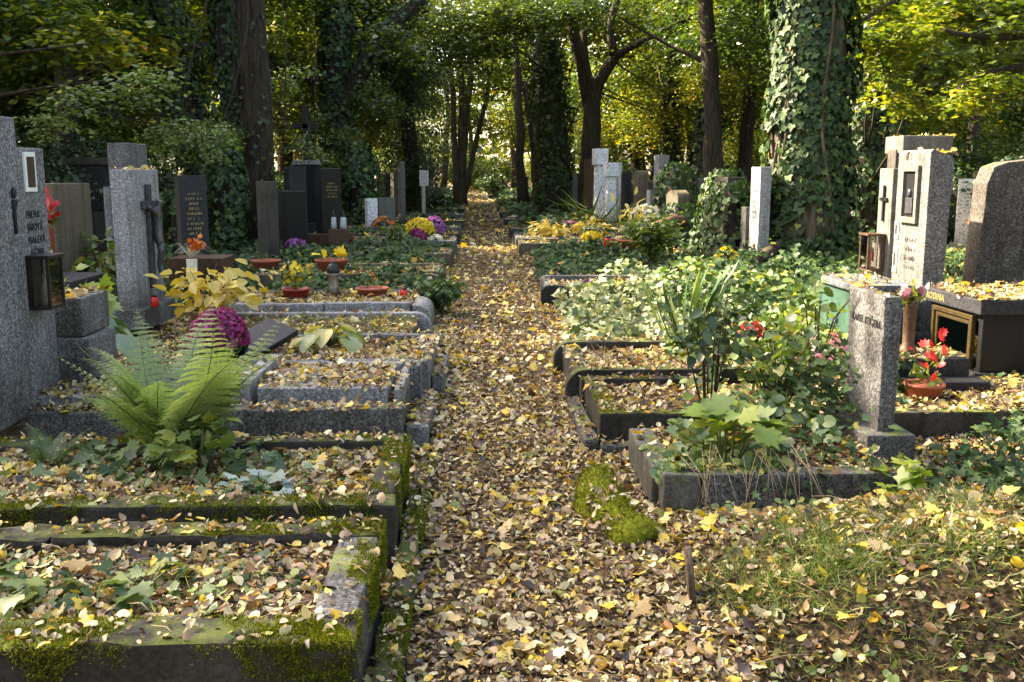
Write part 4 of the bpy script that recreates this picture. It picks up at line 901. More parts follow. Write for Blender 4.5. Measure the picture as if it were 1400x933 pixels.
# twigs and stalks among the leaves
m = MB(); rr = random.Random(4)
for i in range(150):
    y = rr.uniform(2.4, 7); x = rr.uniform(-.5*y, .55*y); z = float(height(np.array([x]), np.array([y]))[0][0])+.02
    a = rr.uniform(0, PI); l = rr.uniform(.06, .22); m.tube([(x, y, z), (x+l*.5*math.cos(a)+.01, y+l*.5*math.sin(a), z+.012), (x+l*math.cos(a), y+l*math.sin(a), z)], [.0025, .002, .001], 4)
o = m.build('fallen_twigs', 'twig', None, (0, 3, 0)); tag(o, 'thin dry twigs strewn among the fallen leaves', 'twigs', kind='stuff')

# ------------------------------------------------------------------ plants that stand by themselves
T_PIN = (np.array([(0, 0, 0), (.3, .4, .04), (0, 1, -.04), (-.3, .4, .04)], float), np.array([(0, 1, 2), (0, 2, 3)]))
def fern(loc, label, nf, L, mat, seed, up=.8, npin=22):
    r = empty('fern', loc, label, 'fern', None); rr = random.Random(seed); st = MB(); lb = LB(); b = Vector(loc)
    for f in range(nf):
        az = 2*PI*f/nf+rr.uniform(-.3, .3); l = L*rr.uniform(.65, 1.08); rise = up*rr.uniform(.75, 1.25); droop = rise*rr.uniform(.08, .45); reach = rr.uniform(.25, .88)
        dr = Vector((math.cos(az), math.sin(az), 0)); side = Vector((-dr.y, dr.x, 0))
        P = lambda s: b+dr*(l*reach*s**1.15+.03)+Vector((0, 0, 1))*l*(rise*s-droop*s**2.3)+side*.06*math.sin(3*s+f)*l
        st.tube([P(s/8) for s in range(9)], [.005*(1-.8*s/8) for s in range(9)], 4)
        pos, nrm, tip, sz = [], [], [], []; rn = rr.random()
        for i in range(npin):
            s = .12+.87*i/npin; p = P(s); T = (P(min(1, s+.02))-P(s-.02)).normalized()
            B = T.cross(Vector((0, 0, 1)))
            B = B.normalized() if B.length > .05 else side
            Nn = B.cross(T).normalized(); w_ = l*.165*math.sin(PI*min(1, (s*1.02))**.62)*(1-s*.35)+.012
            for sg in (-1, 1):
                pd = (B*sg*.93+T*.32+Nn*rr.uniform(-.12, .12)).normalized(); q = max(4, int(w_/.0062))
                for j in range(q):
                    u = (j+.3)/q; pp = p+pd*w_*u-Vector((0, 0, .25*w_*u*u)); ln = w_*.15*(1-u*.72)+.004
                    for s2 in (-1, 1):
                        pos.append(pp); nrm.append(Nn+Vector((rr.uniform(-.2, .2), rr.uniform(-.2, .2), 0))); tip.append(T*s2*.85+pd*.55); sz.append(ln)
        k = len(pos); lb.add(T_PIN, np.array(pos), np.array(nrm), np.array(tip), np.array(sz), np.clip(rn*.7+.3*RNG.random(k), 0, 1))
    st.build('stalks', 'stem_green', r); link('fronds', lb.mesh('fronds'), mat, r); return r
fern((-1.47, 4.72, .25), 'large light green fern arching up from the mossy second grave', 22, 1.08, 'fern', 3, .88, 22)
fern((-2.02, 4.6, .25), 'small dark fern at the foot of the large one', 7, .38, 'fern_g', 8, .5, 14)

def plant(name, label, cat, loc, R, H, n, tmpl, size, mat, stems=10, smat='stem_green', seed=1, dome=True, flat=.5, droop=.2, parent=None, group=None, low=.15):
    r = empty(name, loc, label, cat, group); rr = random.Random(seed); b = Vector(loc); tips = []; m = MB()
    for i in range(stems):
        a = 2*PI*i/stems+rr.uniform(-.4, .4); q = rr.uniform(.25, .95); h = H*rr.uniform(.6, 1)*math.sqrt(max(.05, 1-.6*q*q)); e = b+Vector((R*q*math.cos(a), R*q*math.sin(a), h)); tips.append((e, a))
        m.tube([b+Vector((.03*math.cos(a), .03*math.sin(a), -.02)), b.lerp(e, .5)+Vector((0, 0, .12*H)), e], [.006, .005, .002], 5)
    m.build('stems', smat, r)
    k = n; i = RNG.integers(0, stems, k); s = low+(1-low)*RNG.random(k)**.7
    E_ = np.array([t_[0] for t_ in tips])[i]; A_ = np.array([t_[1] for t_ in tips])[i]; B_ = np.array(b)
    P = B_+(E_-B_)*s[:, None]; P[:, 2] += .12*H*4*s*(1-s)*.5
    out = np.stack([np.cos(A_), np.sin(A_), np.zeros(k)], 1)+1.1*RNG.normal(size=(k, 3)); out[:, 2] = -droop+.35*RNG.normal(size=k)
    P = P+.035*RNG.normal(size=(k, 3))*(R/.3); P[:, 2] = np.maximum(P[:, 2], b.z+.01)
    lb = LB(); lb.add(tmpl, P, jit_up(k, flat), out, size*(.6+.7*RNG.random(k)))
    link('foliage', lb.mesh('foliage'), mat, r); return r
plant('yellow_peony', 'yellow leaved bush glowing beside the crucifix stone', 'bush', (-2.5, 9.3, .26), .5, .62, 190, T_OV, .125, 'yellow', 16, 'stem_dark', 2, flat=.6)
MB().lathe([(.13, 0), (.17, .02), (.19, .3), (.2, .33), (.17, .33), (.16, .29)], (-2.5, 9.35, .02), 18).build('planter', 'rusty', bpy.data.objects['yellow_peony'])
plant('lime_bush', 'lime green bush of lobed leaves behind the tall stele', 'bush', (-3.15, 7.6, .2), .45, .75, 170, T_MAPLE, .14, 'maple_y', 12, seed=3)
def hosta(name, label, loc, n, size, mat, R=.25, H=.22, seed=1):
    r = empty(name, loc, label, 'plant'); rr = random.Random(seed); lb = LB(); m = MB(); b = Vector(loc)
    half = [(0, .0), (.2, .05), (.36, .28), (.36, .5), (.22, .8), (0, 1.0)]
    o = sym(half); nx_ = 7; V = []; 
    t_ = fan(o, (0, .45), .35, .28)
    for i in range(n):
        a = 2.4*i+rr.uniform(-.3, .3); q = .35+.65*i/n; e = b+Vector((R*q*math.cos(a), R*q*math.sin(a), H*(1.15-.75*q)))
        m.tube([b, b.lerp(e, .5)+Vector((0, 0, .05)), e], [.008, .006, .005], 5)
        d = Vector((math.cos(a), math.sin(a), -.25-.35*q)); nn = Vector((math.cos(a)*.45, math.sin(a)*.45, 1))
        lb.add(t_, np.array([e]), np.array([nn]), np.array([d]), size*rr.uniform(.75, 1.15), np.array([rr.random()]))
    m.build('stems', 'stem_green', r); link('leaves', lb.mesh('leaves'), mat, r); return r
hosta('broad_leaf_plant', 'dark green plant with very broad leaves beside the granite blocks', (-3.0, 7.4, .25), 16, .3, 'hosta', .38, .36, 3)
hosta('broad_leaf_plant', 'fading yellow green broad leaved plant alone in the brown leaf bed', (-1.13, 7.62, .27), 13, .2, 'hosta_y', .2, .2, 5)
def mum(loc, label, R, H, mat, pot='black', n=260, fs=.05, potr=.1, poth=.12, name='chrysanthemum', cat='chrysanthemum'):
    r = empty(name, loc, label, cat); x, y, z = loc
    MB().lathe([(potr*.75, 0), (potr, poth), (potr*1.06, poth), (potr*1.06, poth+.012), (potr*.9, poth+.012)], (x, y, z), 16).build('pot', pot, r)
    c = np.array([x, y, z+poth]); k = n; d = rvec(k); d[:, 2] = np.abs(d[:, 2]); d[:, 2] = d[:, 2]*1.0-.12
    lb = LB(); k2 = int(n*1.1); dd = rvec(k2); dd[:, 2] = np.abs(dd[:, 2])-.25
    lb.add(T_OV, c+dd*np.array([R, R, H])*(.55+.38*RNG.random((k2, 1))), dd, rvec(k2)-.3*np.array([0, 0, 1]), .05+R*.12)
    link('foliage', lb.mesh('foliage'), 'rose', r)
    fl = LB(); fl.add(T_FLOWER, c+d*np.array([R, R, H])*(.93+.1*RNG.random((k, 1))), d+.35*RNG.normal(size=(k, 3)), rvec(k), fs*(.75+.5*RNG.random(k)))
    link('blossoms', fl.mesh('blossoms'), mat, r); return r
p = G(293, 492, .3); mum((p.x+.03, p.y+.05, .32), 'dome of magenta chrysanthemums behind the fern', .21, .25, 'mag', n=1000, fs=.034)
p = D(573, 285, 21); mum((p.x, 21, .22), 'round yellow chrysanthemum topping a grave by the purple one', .32, .3, 'yel', n=420, fs=.075, potr=.15, poth=.2)
p = D(592, 285, 21.6); mum((p.x, 21.7, .22), 'round purple chrysanthemum pressed against the yellow one', .26, .34, 'pur', n=420, fs=.065, potr=.13, poth=.18)
p = D(565, 298, 19.6); mum((p.x, 20.6, .22), 'small ball of crimson chrysanthemums below the yellow one', .19, .24, 'mag', n=150, fs=.08, potr=.1, poth=.06)
p = D(553, 285, 21); mum((p.x, 21.3, .22), 'white chrysanthemum pot half behind the yellow one', .24, .16, 'whi', n=130, fs=.09, potr=.13, poth=.12)
p = D(595, 303, 20.5); mum((p.x, 20.55, .22), 'low pale lilac flower pot in front of the purple chrysanthemum', .15, .1, 'whi', n=80, fs=.07, potr=.09, poth=.06)
p = D(546, 290, 20.8); mum((p.x, 20.9, .22), 'cream white flowers in a small pot near the crimson ball', .15, .12, 'whi', n=60, fs=.08, potr=.09, poth=.08)
p = D(537, 295, 20); plant('potted_fern', 'feathery light green potted plant near the cream flowers', 'pot plant', (p.x, 20.4, .22), .3, .4, 200, T_LANCE, .14, 'herb', 12, seed=21)
p = D(400, 312, 17); mum((p.x, 17.2, .1), 'lilac flowers in a dark pot among the shaded stones', .17, .12, 'pur', n=90, fs=.07, potr=.1, poth=.3)
p = D(806, 330, 19.7); mum((p.x, 19.3, .1), 'yellow chrysanthemum with a flat top in front of the brown kerb', .2, .16, 'yel', n=110, fs=.075, potr=.11, poth=.26)
p = D(806, 305, 22); plant('round_shrub', 'small dark round shrub behind the flat topped yellow chrysanthemum', 'shrub', (p.x, 21.2, .2), .28, .42, 420, T_OV, .06, 'rose', 14, seed=22)
p = D(884, 290, 23); mum((p.x, 23.2, .3), 'cream roses massed beside the short granite post', .34, .26, 'whi', n=60, fs=.15, potr=.12, poth=.35)
# flower bowls and lanterns on the pale kerbed grave
def bowl(loc, r_, h, mat, label, fl=None, leaf='herb', n=40, fh=.12, ft=T_FLOWER, fs=.045, name='flower_bowl', sq=1.0):
    t_ = empty(name, loc, label, 'flower pot'); x, y, z = loc
    MB().lathe([(r_*.72, 0), (r_*.8, .01), (r_, h*.8), (r_*1.08, h*.82), (r_*1.08, h), (r_*.95, h), (r_*.9, h*.75)], (x, y, z), 20).build('bowl', mat, t_)
    lb = LB(); k = int(n*1.6); P = np.array([x, y, z+h])+np.stack([RNG.normal(size=k)*r_*.45, RNG.normal(size=k)*r_*.45, fh*RNG.random(k)*.8], 1)
    lb.add(T_LANCE if leaf != 'herb' else T_OV, P, rvec(k), rvec(k)+np.array([0, 0, .6]), .05+.03*RNG.random(k)); link('foliage', lb.mesh('foliage'), leaf, t_)
    if fl:
        lb = LB(); P = np.array([x, y, z+h+fh*.7])+np.stack([RNG.normal(size=n)*r_*.5, RNG.normal(size=n)*r_*.5, fh*.45*RNG.normal(size=n)], 1)
        lb.add(ft, P, rvec(n)+np.array([0, -.5, .8]), rvec(n), fs*(.8+.4*RNG.random(n))); link('blossoms', lb.mesh('blossoms'), fl, t_)
    return t_
bowl((-1.95, 10.7, .29), .15, .1, 'redplastic', 'bright yellow flowers in a dark red pot beside the steel lantern', 'yel', n=42, fh=.22, fs=.06)
bowl((-1.14, 10.75, .29), .17, .1, 'terracotta', 'wide terracotta bowl of sparse pinkish plants between lantern and red candle', 'ora', 'dull', 10, .12, fs=.04)
bowl((-2.05, 14.05, .27), .22, .15, 'terracotta', 'terracotta bowl holding yellow leaves on the double kerbed grave', 'yel', 'dull', 5, .06, T_MAPLE, .16)
bowl((-3.0, 14.2, .27), .2, .13, 'terracotta', 'rusty bowl half sunk in leaves farther along the same double kerbed grave', None, 'dull', 14, .08)
p = D(872, 340, 16.5); bowl((2.75, 17.4, .3), .3, .17, 'terracotta', 'terracotta bowl with a sprawling yellow leaved plant', 'yellow', 'dull', 60, .42, T_LANCE, .2)
p = G(1270, 548, .17); bowl((p.x, 6.2, .17), .12, .1, 'terracotta', 'terracotta pot of red lilies before the black tomb', 'red', 'herb', 16, .2, fs=.07)
t = empty('grave_lantern', (-1.57, 10.85, .285), 'tall steel grave lantern with a dark domed lid', 'lantern')
MB().box(-1.66, -1.48, 10.77, 10.93, .285, .31, .006).build('foot', 'granite_dark', t)
MB().lathe([(.062, .026), (.068, .06), (.06, .12), (.052, .18), (.058, .23), (.064, .255)], (-1.57, 10.85, .285), 16).build('body', 'steel', t)
MB().lathe([(.068, .256), (.074, .27), (.066, .31), (.045, .345), (.02, .36), (.02, .375), (.008, .385)], (-1.57, 10.85, .285), 16).build('lid', 'black', t)
def candle(loc, label, s=1.0, body='redglass', lid='black', h=.1):
    t_ = empty('candle', loc, label, 'candle'); MB().lathe([(.035*s, 0), (.042*s, .02*s), (.04*s, h*.8), (.03*s, h)], loc, 14).build('glass', body, t_)
    MB().lathe([(.034*s, h+.001), (.034*s, h+.012*s), (.02*s, h+.02*s)], loc, 14).build('lid', lid, t_)
p = G(552, 402, .29); candle((-.8, 10.7, .285), 'red glass candle near the rounded end of the pale kerb', 1.0, h=.09)
p = D(822, 298, 27); candle((p.x, 26.8, .1), 'red lantern in front of the block headed pillar', 2.4, 'redglass', 'white_paint', .34)
p = D(190, 330, 9.6); candle((-3.14, 9.72, .325), 'small red candle at the foot of the crucifix stone', 1.0, h=.1)
p = D(835, 340, 18); candle((2.35, 18, .3), 'dark red candle beside the sprawling yellow leaved bowl', 1.6, h=.16)
p = D(792, 373, 12.8); mum((1.4, 12.6, .2), 'tiny violet pansies on the small dark kerbed grave', .06, .06, 'pur', n=14, fs=.05, potr=.04, poth=.02, name='pansies', cat='flowers')
p = D(1033, 440, 7.6); mum((p.x, 7.7, .3), 'tuft of dull red flowers amid the green herbs', .11, .16, 'red', n=70, fs=.035, potr=.06, poth=.02, name='red_flowers', cat='flowers')
p = D(1145, 430, 5.9); mum((p.x, 6.1, .4), 'pink flowers peeping beside the small granite headstone', .16, .2, 'pin', n=22, fs=.07, potr=.05, poth=.05, name='pink_flowers', cat='flowers')
p = D(940, 345, 15); mum((3.6, 14.3, .35), 'yellow flowers at the foot of the tall pale headstone', .17, .16, 'yel', n=50, fs=.075, potr=.07, poth=.05, name='yellow_flowers', cat='flowers')
p = D(775, 298, 25); mum((p.x, 24.3, .3), 'salmon pink flowers behind the yellow leaf plants', .3, .16, 'pin', n=40, fs=.13, potr=.1, poth=.03, name='pink_flowers', cat='flowers')
p = D(508, 272, 24.6); mum((p.x+.25, 24.8, .2), 'orange flowers between two low stones in the shade', .3, .3, 'ora', n=50, fs=.12, potr=.1, poth=.1, name='orange_flowers', cat='flowers')
p = D(1338, 284, 19.5); mum((p.x, 19.6, .55), 'orange flower head in front of the white marble headstone', .13, .1, 'ora', n=40, fs=.08, potr=.05, poth=.1, name='orange_flowers', cat='flowers')
# vases
t = empty('flower_vase', (3.0, 6.75, .36), 'brown relief vase with a pink rose by the niche stone', 'vase')
MB().lathe([(.06, 0), (.068, .02), (.05, .05), (.04, .07), (.042, .2), (.046, .33), (.05, .36), (.04, .36)], (3.0, 6.75, .36), 16).build('vase', 'rusty', t)
lb = LB(); P = np.array([3.0, 6.74, .76])+RNG.normal(size=(40, 3))*np.array([.04, .03, .035]); lb.add(T_OV, P, rvec(40), rvec(40)+np.array([0, 0, 1]), .06); link('foliage', lb.mesh('foliage'), 'herb', t)
lb = LB(); n_ = 24; P = np.array([2.95, 6.73, .80])+RNG.normal(size=(n_, 3))*.018; lb.add(T_FLOWER, P, P-np.array([2.95, 6.75, .78]), rvec(n_), .05); P = np.array([3.05, 6.73, .81])+RNG.normal(size=(n_, 3))*.014; lb.add(T_FLOWER, P, P-np.array([3.05, 6.75, .79]), rvec(n_), .04); link('roses', lb.mesh('roses'), 'pin', t)
p = D(66, 330, 10.2)
t = empty('flower_vase', (p.x, 10.2, .1), 'tall red vase of red gladioli before the broad brown headstone', 'vase')
zt = D(66, 312, 10.2).z; MB().lathe([(.05, 0), (.055, zt-.1), (.06, zt-.09), (.045, zt-.09)], (p.x, 10.2, .1), 14).build('vase', 'terracotta', t)
lb = LB(); n_ = 46; P = np.array([p.x, 10.15, zt+.16])+RNG.normal(size=(n_, 3))*np.array([.06, .05, .09]); lb.add(T_OV, P, rvec(n_), rvec(n_)+np.array([0, 0, .5]), .1); link('blossoms', lb.mesh('blossoms'), 'red', t)
lb = LB(); n_ = 20; P = np.array([p.x, 10.2, zt+.03])+RNG.normal(size=(n_, 3))*.035; lb.add(T_LANCE, P, rvec(n_), rvec(n_)+np.array([0, 0, 1]), .1); link('foliage', lb.mesh('foliage'), 'herb', t)
p = D(262, 355, 11)
t = empty('flower_vase', (p.x, 11, .3), 'pale vase of dry grass plumes and one orange red flower', 'vase')
zt = D(262, 355, 11).z; MB().lathe([(.04, 0), (.06, zt-.3), (.05, zt-.3)], (p.x, 11, .3), 14).build('vase', 'straw', t); m = MB()
rr = random.Random(9)
for i in range(34):
    a = rr.uniform(0, 2*PI); l = rr.uniform(.2, .42); q = rr.uniform(.3, 1); m.tube([(p.x, 11, zt), (p.x+l*q*.5*math.cos(a), 11+l*q*.5*math.sin(a), zt+l*.45), (p.x+l*q*math.cos(a), 11+l*q*math.sin(a), zt+l*.45-.25*q*l)], [.003, .002, .001], 3)
m.build('plumes', 'straw', t); lb = LB(); n_ = 30; P = np.array([p.x+.09, 10.9, zt+.16])+RNG.normal(size=(n_, 3))*.035; lb.add(T_FLOWER, P, rvec(n_), rvec(n_), .07); link('blossom', lb.mesh('blossom'), 'ora', t)
# dark base boxes behind the lime bush
o = MB().box(-4.7, -3.75, 9.3, 10.2, .0, .62, .015).build('grave_box', 'granite_dark', None, (-4.2, 9.8, 0)); tag(o, 'dark stone grave box with leaves on its lid behind the lime bush', 'grave box'); surf(-4.7, -3.75, 9.3, 10.2, .62, 1)
p = D(275, 345, 13); o = MB().box(p.x-.35, p.x+.35, 12.7, 13.3, 0, .55, .015).build('grave_box', 'rusty', None, (p.x, 13, 0)); tag(o, 'brown stone planter box below the black gold lettered stone', 'grave box')
# tablet leaning in the leaf bed
tb = MB().box(-.14, .14, -.28, .28, 0, .05, .006, .002).mesh('tablet'); o = link('grave_tablet', tb, 'granite_dark', None, None); o.location = (-1.62, 7.35, .36); o.rotation_euler = (math.radians(14), math.radians(16), math.radians(-24)); tag(o, 'loose dark granite tablet tilted on the grave beside the magenta flowers', 'tablet')
MB().box(-.03, .05, -.1, .1, .051, .06, .002)
# peg, mossy stone, log
t = empty('wooden_marker', (.80, 3.52, 0), 'small round topped wooden marker stuck upright at the grassy edge of the path', 'marker'); m = MB()
m.prism([(3.52+.075*math.cos(a), .1+.125*math.sin(a)) for a in [2*PI*i/18 for i in range(18)]], 'x', .79, .815, .004); m.rot(-.13, (.8, 3.52, 0)); m.rot(-.1, (.8, 3.52, 0), 'Y'); m.build('disc', 'wood', t)
def lump(name, label, cat, pts, mat, n=4, mossn=0):
    c = Vector(pts[0][:3]); m = MB()
    for x, y, z, r_, sx, sy, sz in pts:
        m.ball((x, y, z), r_, (sx, sy, sz), 3)
    for v in m.bm.verts: v.co += v.normal*.045*nz(v.co, 7, 2)+Vector((0, 0, .015*nz(v.co, 20, 5)))
    r = empty(name, (c.x, c.y, 0), label, cat); m.build('body', mat, r); return r
t = lump('mossy_stone', 'low hump of bright green moss over a sunken stone at the path edge', 'mossy stone', [(.62, 5.05, .0, .2, .42, .9, .3), (.60, 4.76, .0, .2, .6, 1.1, .36), (.615, 4.9, 0, .2, .5, 1.1, .33), (.63, 4.58, 0, .2, .52, 1, .36), (.66, 4.32, 0, .17, .6, .9, .42), (.63, 4.45, .0, .19, .5, .9, .36), (.69, 4.2, .0, .15, .75, .75, .5), (.55, 4.62, 0, .15, .6, 1.1, .3)], 'mound_moss')
lb = LB(); bod = t.children[0].data; vs = np.array([v.co for v in bod.vertices]); ns = np.array([v.normal for v in bod.vertices]); j = RNG.integers(0, len(vs), 14000)
P = vs[j]+RNG.normal(size=(14000, 3))*.009; ok = P[:, 2] > .012; P = P[ok]; n_ = ns[j][ok]; k = len(P)
lb.add(T_TUFT, P+np.array(t.location), rvec(k), n_+.7*RNG.normal(size=(k, 3)), .014+.01*RNG.random(k)); link('moss', lb.mesh('moss'), 'moss', t)
p = D(915, 287, 21); o = MB().tube([(p.x-.5, 20.8, .45), (p.x+.1, 21, .62), (p.x+.8, 21.3, .6)], [.1, .12, .1], 10, .15).build('fallen_log', 'rusty', None, (p.x, 21, .4)); tag(o, 'brown fallen log resting in the ivy by the cream roses', 'log')
# iris, rose shrub, big seedlings
t = empty('iris_clump', (1.72, 8.0, .18), 'fan of grey green iris sword leaves above the pale ivy', 'iris'); lb = LB(); k = 34
a = RNG.random(k)*2*PI; P = np.stack([1.72+.14*np.cos(a)*RNG.random(k), 8.0+.12*np.sin(a), np.full(k, .18)], 1); tip = unit(np.stack([.42*np.cos(a)-.12, .3*np.sin(a), np.ones(k)], 1))
SW = (np.array([(-.028, 0, 0), (.028, 0, 0), (-.034, .35, 0), (.034, .35, 0), (-.024, .75, .04), (.024, .75, .04), (0, 1, .12)], float), np.array([(0, 1, 3), (0, 3, 2), (2, 3, 5), (2, 5, 4), (4, 5, 6)]))
lb.add(SW, P, np.cross(tip, np.array([.2, -1, 0])+.5*RNG.normal(size=(k, 3))), tip, .45+.35*RNG.random(k)); link('blades', lb.mesh('blades'), 'iris', t)
plant('rose_bush', 'tall thin stemmed dark green shrub between two mossy graves', 'shrub', (1.42, 5.95, .16), .36, .85, 210, T_OV, .075, 'rose', 11, 'stem_dark', 4, flat=.6, low=.4)
plant('tall_herb', 'tall straggling light green herb leaning before the granite headstone', 'herb', (1.78, 5.75, .16), .34, .74, 230, T_ROUND, .055, 'herb', 16, 'stem_dark', 5, flat=.6, low=.3)
plant('maple_seedling', 'bright lime maple seedling with big lobed leaves at the front kerb', 'seedling', (1.25, 4.78, .16), .24, .34, 44, T_MAPLE, .11, 'maple_y', 8, seed=6, flat=.35, low=.75)
plant('maple_seedling', 'small maple seedling at the foot of the granite plinth', 'seedling', (2.02, 4.52, .03), .18, .26, 18, T_MAPLE, .1, 'maple_y', 6, seed=7, flat=.4, low=.7)
plant('maple_seedling', 'leafy maple seedling under the large fern', 'seedling', (-1.28, 4.45, .24), .3, .3, 90, T_MAPLE, .065, 'herb', 11, seed=8, flat=.4, low=.5)
plant('silver_plant', 'silvery lobed leaves on the second grave between fern and side kerb', 'plant', (-.92, 4.12, .24),   .2, .1, 14, T_MAPLE, .07, 'silver', 7, seed=9, flat=.3, low=.8)
plant('maple_seedling', 'large blue green maple seedling in the nearest grave at the frame edge', 'seedling', (-1.5, 2.95, .26), .2, .12, 16, T_MAPLE, .075, 'herb', 7, seed=10, flat=.3, low=.75)
plant('maple_seedling', 'pale veined maple seedling in the middle of the nearest grave', 'seedling', (-1.08, 3.05, .26), .13, .11, 12, T_MAPLE, .06, 'herb', 6, seed=11, flat=.3, low=.75)
plant('round_bush', 'round blue green bush spilling over the rounded kerb end', 'bush', (-.45, 11.3, .05), .38, .45, 620, T_OV, .075, 'dull', 22, seed=12, flat=.7)
plant('heart_leaf_shoot', 'slim shoot of heart shaped leaves reaching up beside the green tomb', 'shoot', (2.3, 6.6, .3), .35, .75, 60, T_ROUND, .065, 'herb', 7, 'stem_dark', 13, low=.5)
plant('autumn_lily', 'yellowing lily leaves sprawling on the long grey grave', 'plant', (1.6, 22, .2), .5, .32, 150, T_LANCE, .24, 'yellow', 14, seed=14)
plant('autumn_lily', 'second clump of yellow lily leaves nearer the salmon flowers', 'plant', (2.5, 22.3, .2), .5, .36, 150, T_LANCE, .24, 'yellow', 14, seed=15)
plant('asparagus_fern', 'feathery bright green plume below the yellow leaved bowl', 'plant', (2.75, 15.6, .3), .5, .7, 900, T_PIN, .12, 'herb', 26, seed=16)
plant('grass_clump', 'arching reddish grass clump before the slim stone post', 'plant', (3.2, 26.3, .1), .8, .7, 160, T_BLADE, .9, 'grass', 10, seed=17, low=.0)
plant('dark_shrub', 'low dark bush beyond the mums where the path narrows', 'shrub', (-1.9, 41, 0), 1.0, 1.3, 900, T_OV, .14, 'rose', 20, 'stem_dark', 18)
plant('dark_shrub', 'rounded dark bush standing in the vanishing point of the path', 'shrub', (.9, 62, 0), 1.1, 1.9, 700, T_OV, .2, 'rose', 20, 'stem_dark', 19)
plant('leafy_shrub', 'mixed green and brown leaved shrub behind the grave box', 'shrub', (-4.1, 11.2, .1), .6, 1.0, 330, T_OV, .12, 'spray', 16, 'stem_dark', 20)
plant('lime_shoot', 'bright lime leaves poking in from the frame edge before the rough stone', 'shoot', (3.75, 6.2, .6), .22, .75, 16, T_LANCE, .15, 'maple_y', 5, seed=23, low=.6)
m = MB(); rr = random.Random(3)
for i in range(26):
    x = rr.uniform(.95, 1.6); x2 = x+rr.uniform(-.14, .14); m.tube([(x, 4.62, .22+rr.uniform(0, .1)), ((x+x2)/2, 4.5, .2), (x2, 4.4+rr.uniform(-.05, .05), .02)], [.0018, .0015, .001], 4)
o = m.build('dry_stalks', 'twig', None, (1.2, 4.5, 0)); tag(o, 'bleached dry stalks hanging over the low grey kerb', 'stalks', kind='stuff')
# ------------------------------------------------------------------ trees
def ivy_skin(lb, pts, rad, n, size, thick=.1, tmpl=T_IVY, z0=None):
    pts = np.array([tuple(p) for p in pts]); rad = np.array(rad); seg = np.linalg.norm(np.diff(pts, axis=0), axis=1); cum = np.concatenate([[0], np.cumsum(seg)])
    s = RNG.random(n)*cum[-1]; i = np.clip(np.searchsorted(cum, s)-1, 0, len(seg)-1); f = (s-cum[i])/seg[i]
    c = pts[i]+(pts[i+1]-pts[i])*f[:, None]; r = rad[i]+(rad[i+1]-rad[i])*f; ax_ = unit(pts[i+1]-pts[i])
    a = RNG.random(n)*2*PI; u = unit(np.cross(ax_, np.array([.3, 1, .1]))); v = np.cross(ax_, u)
    rd = u*np.cos(a)[:, None]+v*np.sin(a)[:, None]
    bumps = 1+.35*np.sin(a*3+s*1.3)*np.sin(s*2.1+1)
    gap = np.sin(a*2+s*1.7)+np.sin(s*3.3-a*3)+RNG.normal(size=n)*.6
    ok = gap > -1.12
    P = c+rd*(r+thick*bumps*RNG.random(n)**.6)[:, None]
    nn = rd+np.array([0, 0, .35])+.28*RNG.normal(size=(n, 3)); tip = -ax_*1.0+.45*RNG.normal(size=(n, 3))
    lb.add(tmpl, P[ok], nn[ok], tip[ok], (size*(.35+1.05*RNG.random(n)))[ok])
def crown_mesh(name, n, leaf, tmpl, nclump=46, seed=1, flat=.55):
    """a lobed, gappy crown of unit radius made of layered leaf sprays"""
    r = np.random.default_rng(seed); lb = LB()
    d = unit(r.normal(size=(nclump, 3))); c = d*(r.random((nclump, 1))**.45)*np.array([.85, .85, .75]); sz = .13+.16*r.random(nclump)
    i = r.integers(0, nclump, n); g_ = r.normal(size=(n, 3))
    P = c[i]+g_*sz[i][:, None]*np.array([1, 1, .42]); P[:, 2] -= .5*((g_[:, 0]**2+g_[:, 1]**2)*sz[i]*.35)
    nn = unit(np.array([0, 0, 1.])+flat*r.normal(size=(n, 3))+.25*P); tip = r.normal(size=(n, 3))+.7*P; tip[:, 2] = -.35+.3*r.normal(size=n)
    rnd = np.clip(.55*r.random(n)+.45*r.random(nclump)[i], 0, 1)
    lb.add(tmpl, P, nn, tip, leaf*(.6+.7*r.random(n)), rnd); return lb.mesh(name)
CM = {}
for k in range(4): CM['far', k] = crown_mesh('crown', 5200, .056, T_D, 40, 20+k)
for k in range(3): CM['mid', k] = crown_mesh('crown', 4600, .055, T_MAPLEL, 44, 40+k)
for k in range(2): CM['ov', k] = crown_mesh('crown', 2600, .07, T_OVL, 30, 60+k, .7)
for k in range(2): CM['sp', k] = crown_mesh('crown', 420, .125, T_OV, 14, 64+k, .7)
for k in range(2): CM['my', k] = crown_mesh('crown', 800, .1, T_MAPLE, 18, 68+k, .5)
CV = {}
def crown(parent, c, R, kind='far', mat='crown', sz=.8, rot=None):
    k = random.choice([q for q in CM if q[0] == kind]); key = (k, mat)
    if key not in CV:
        me = CM[k].copy(); me.materials.clear(); me.materials.append(M[mat]); CV[key] = me
    o = bpy.data.objects.new('crown', CV[key]); COL.objects.link(o); o.parent = parent
    o.location = Vector(c)-root_of(parent).location; o.scale = (R, R, R*sz); o.rotation_euler = (0, 0, random.uniform(0, 6.28)); return o
def curve_pts(a, b, n=7, bow=.15, seed=0):
    a, b = Vector(a), Vector(b); rr = random.Random(seed); o = Vector((rr.uniform(-1, 1), rr.uniform(-.6, .6), rr.uniform(-.3, .3)))*bow*(b-a).length*.5
    return [a.lerp(b, i/(n-1))+o*math.sin(PI*i/(n-1))+Vector((rr.uniform(-1, 1), rr.uniform(-1, 1), 0))*.012*(b-a).length for i in range(n)]
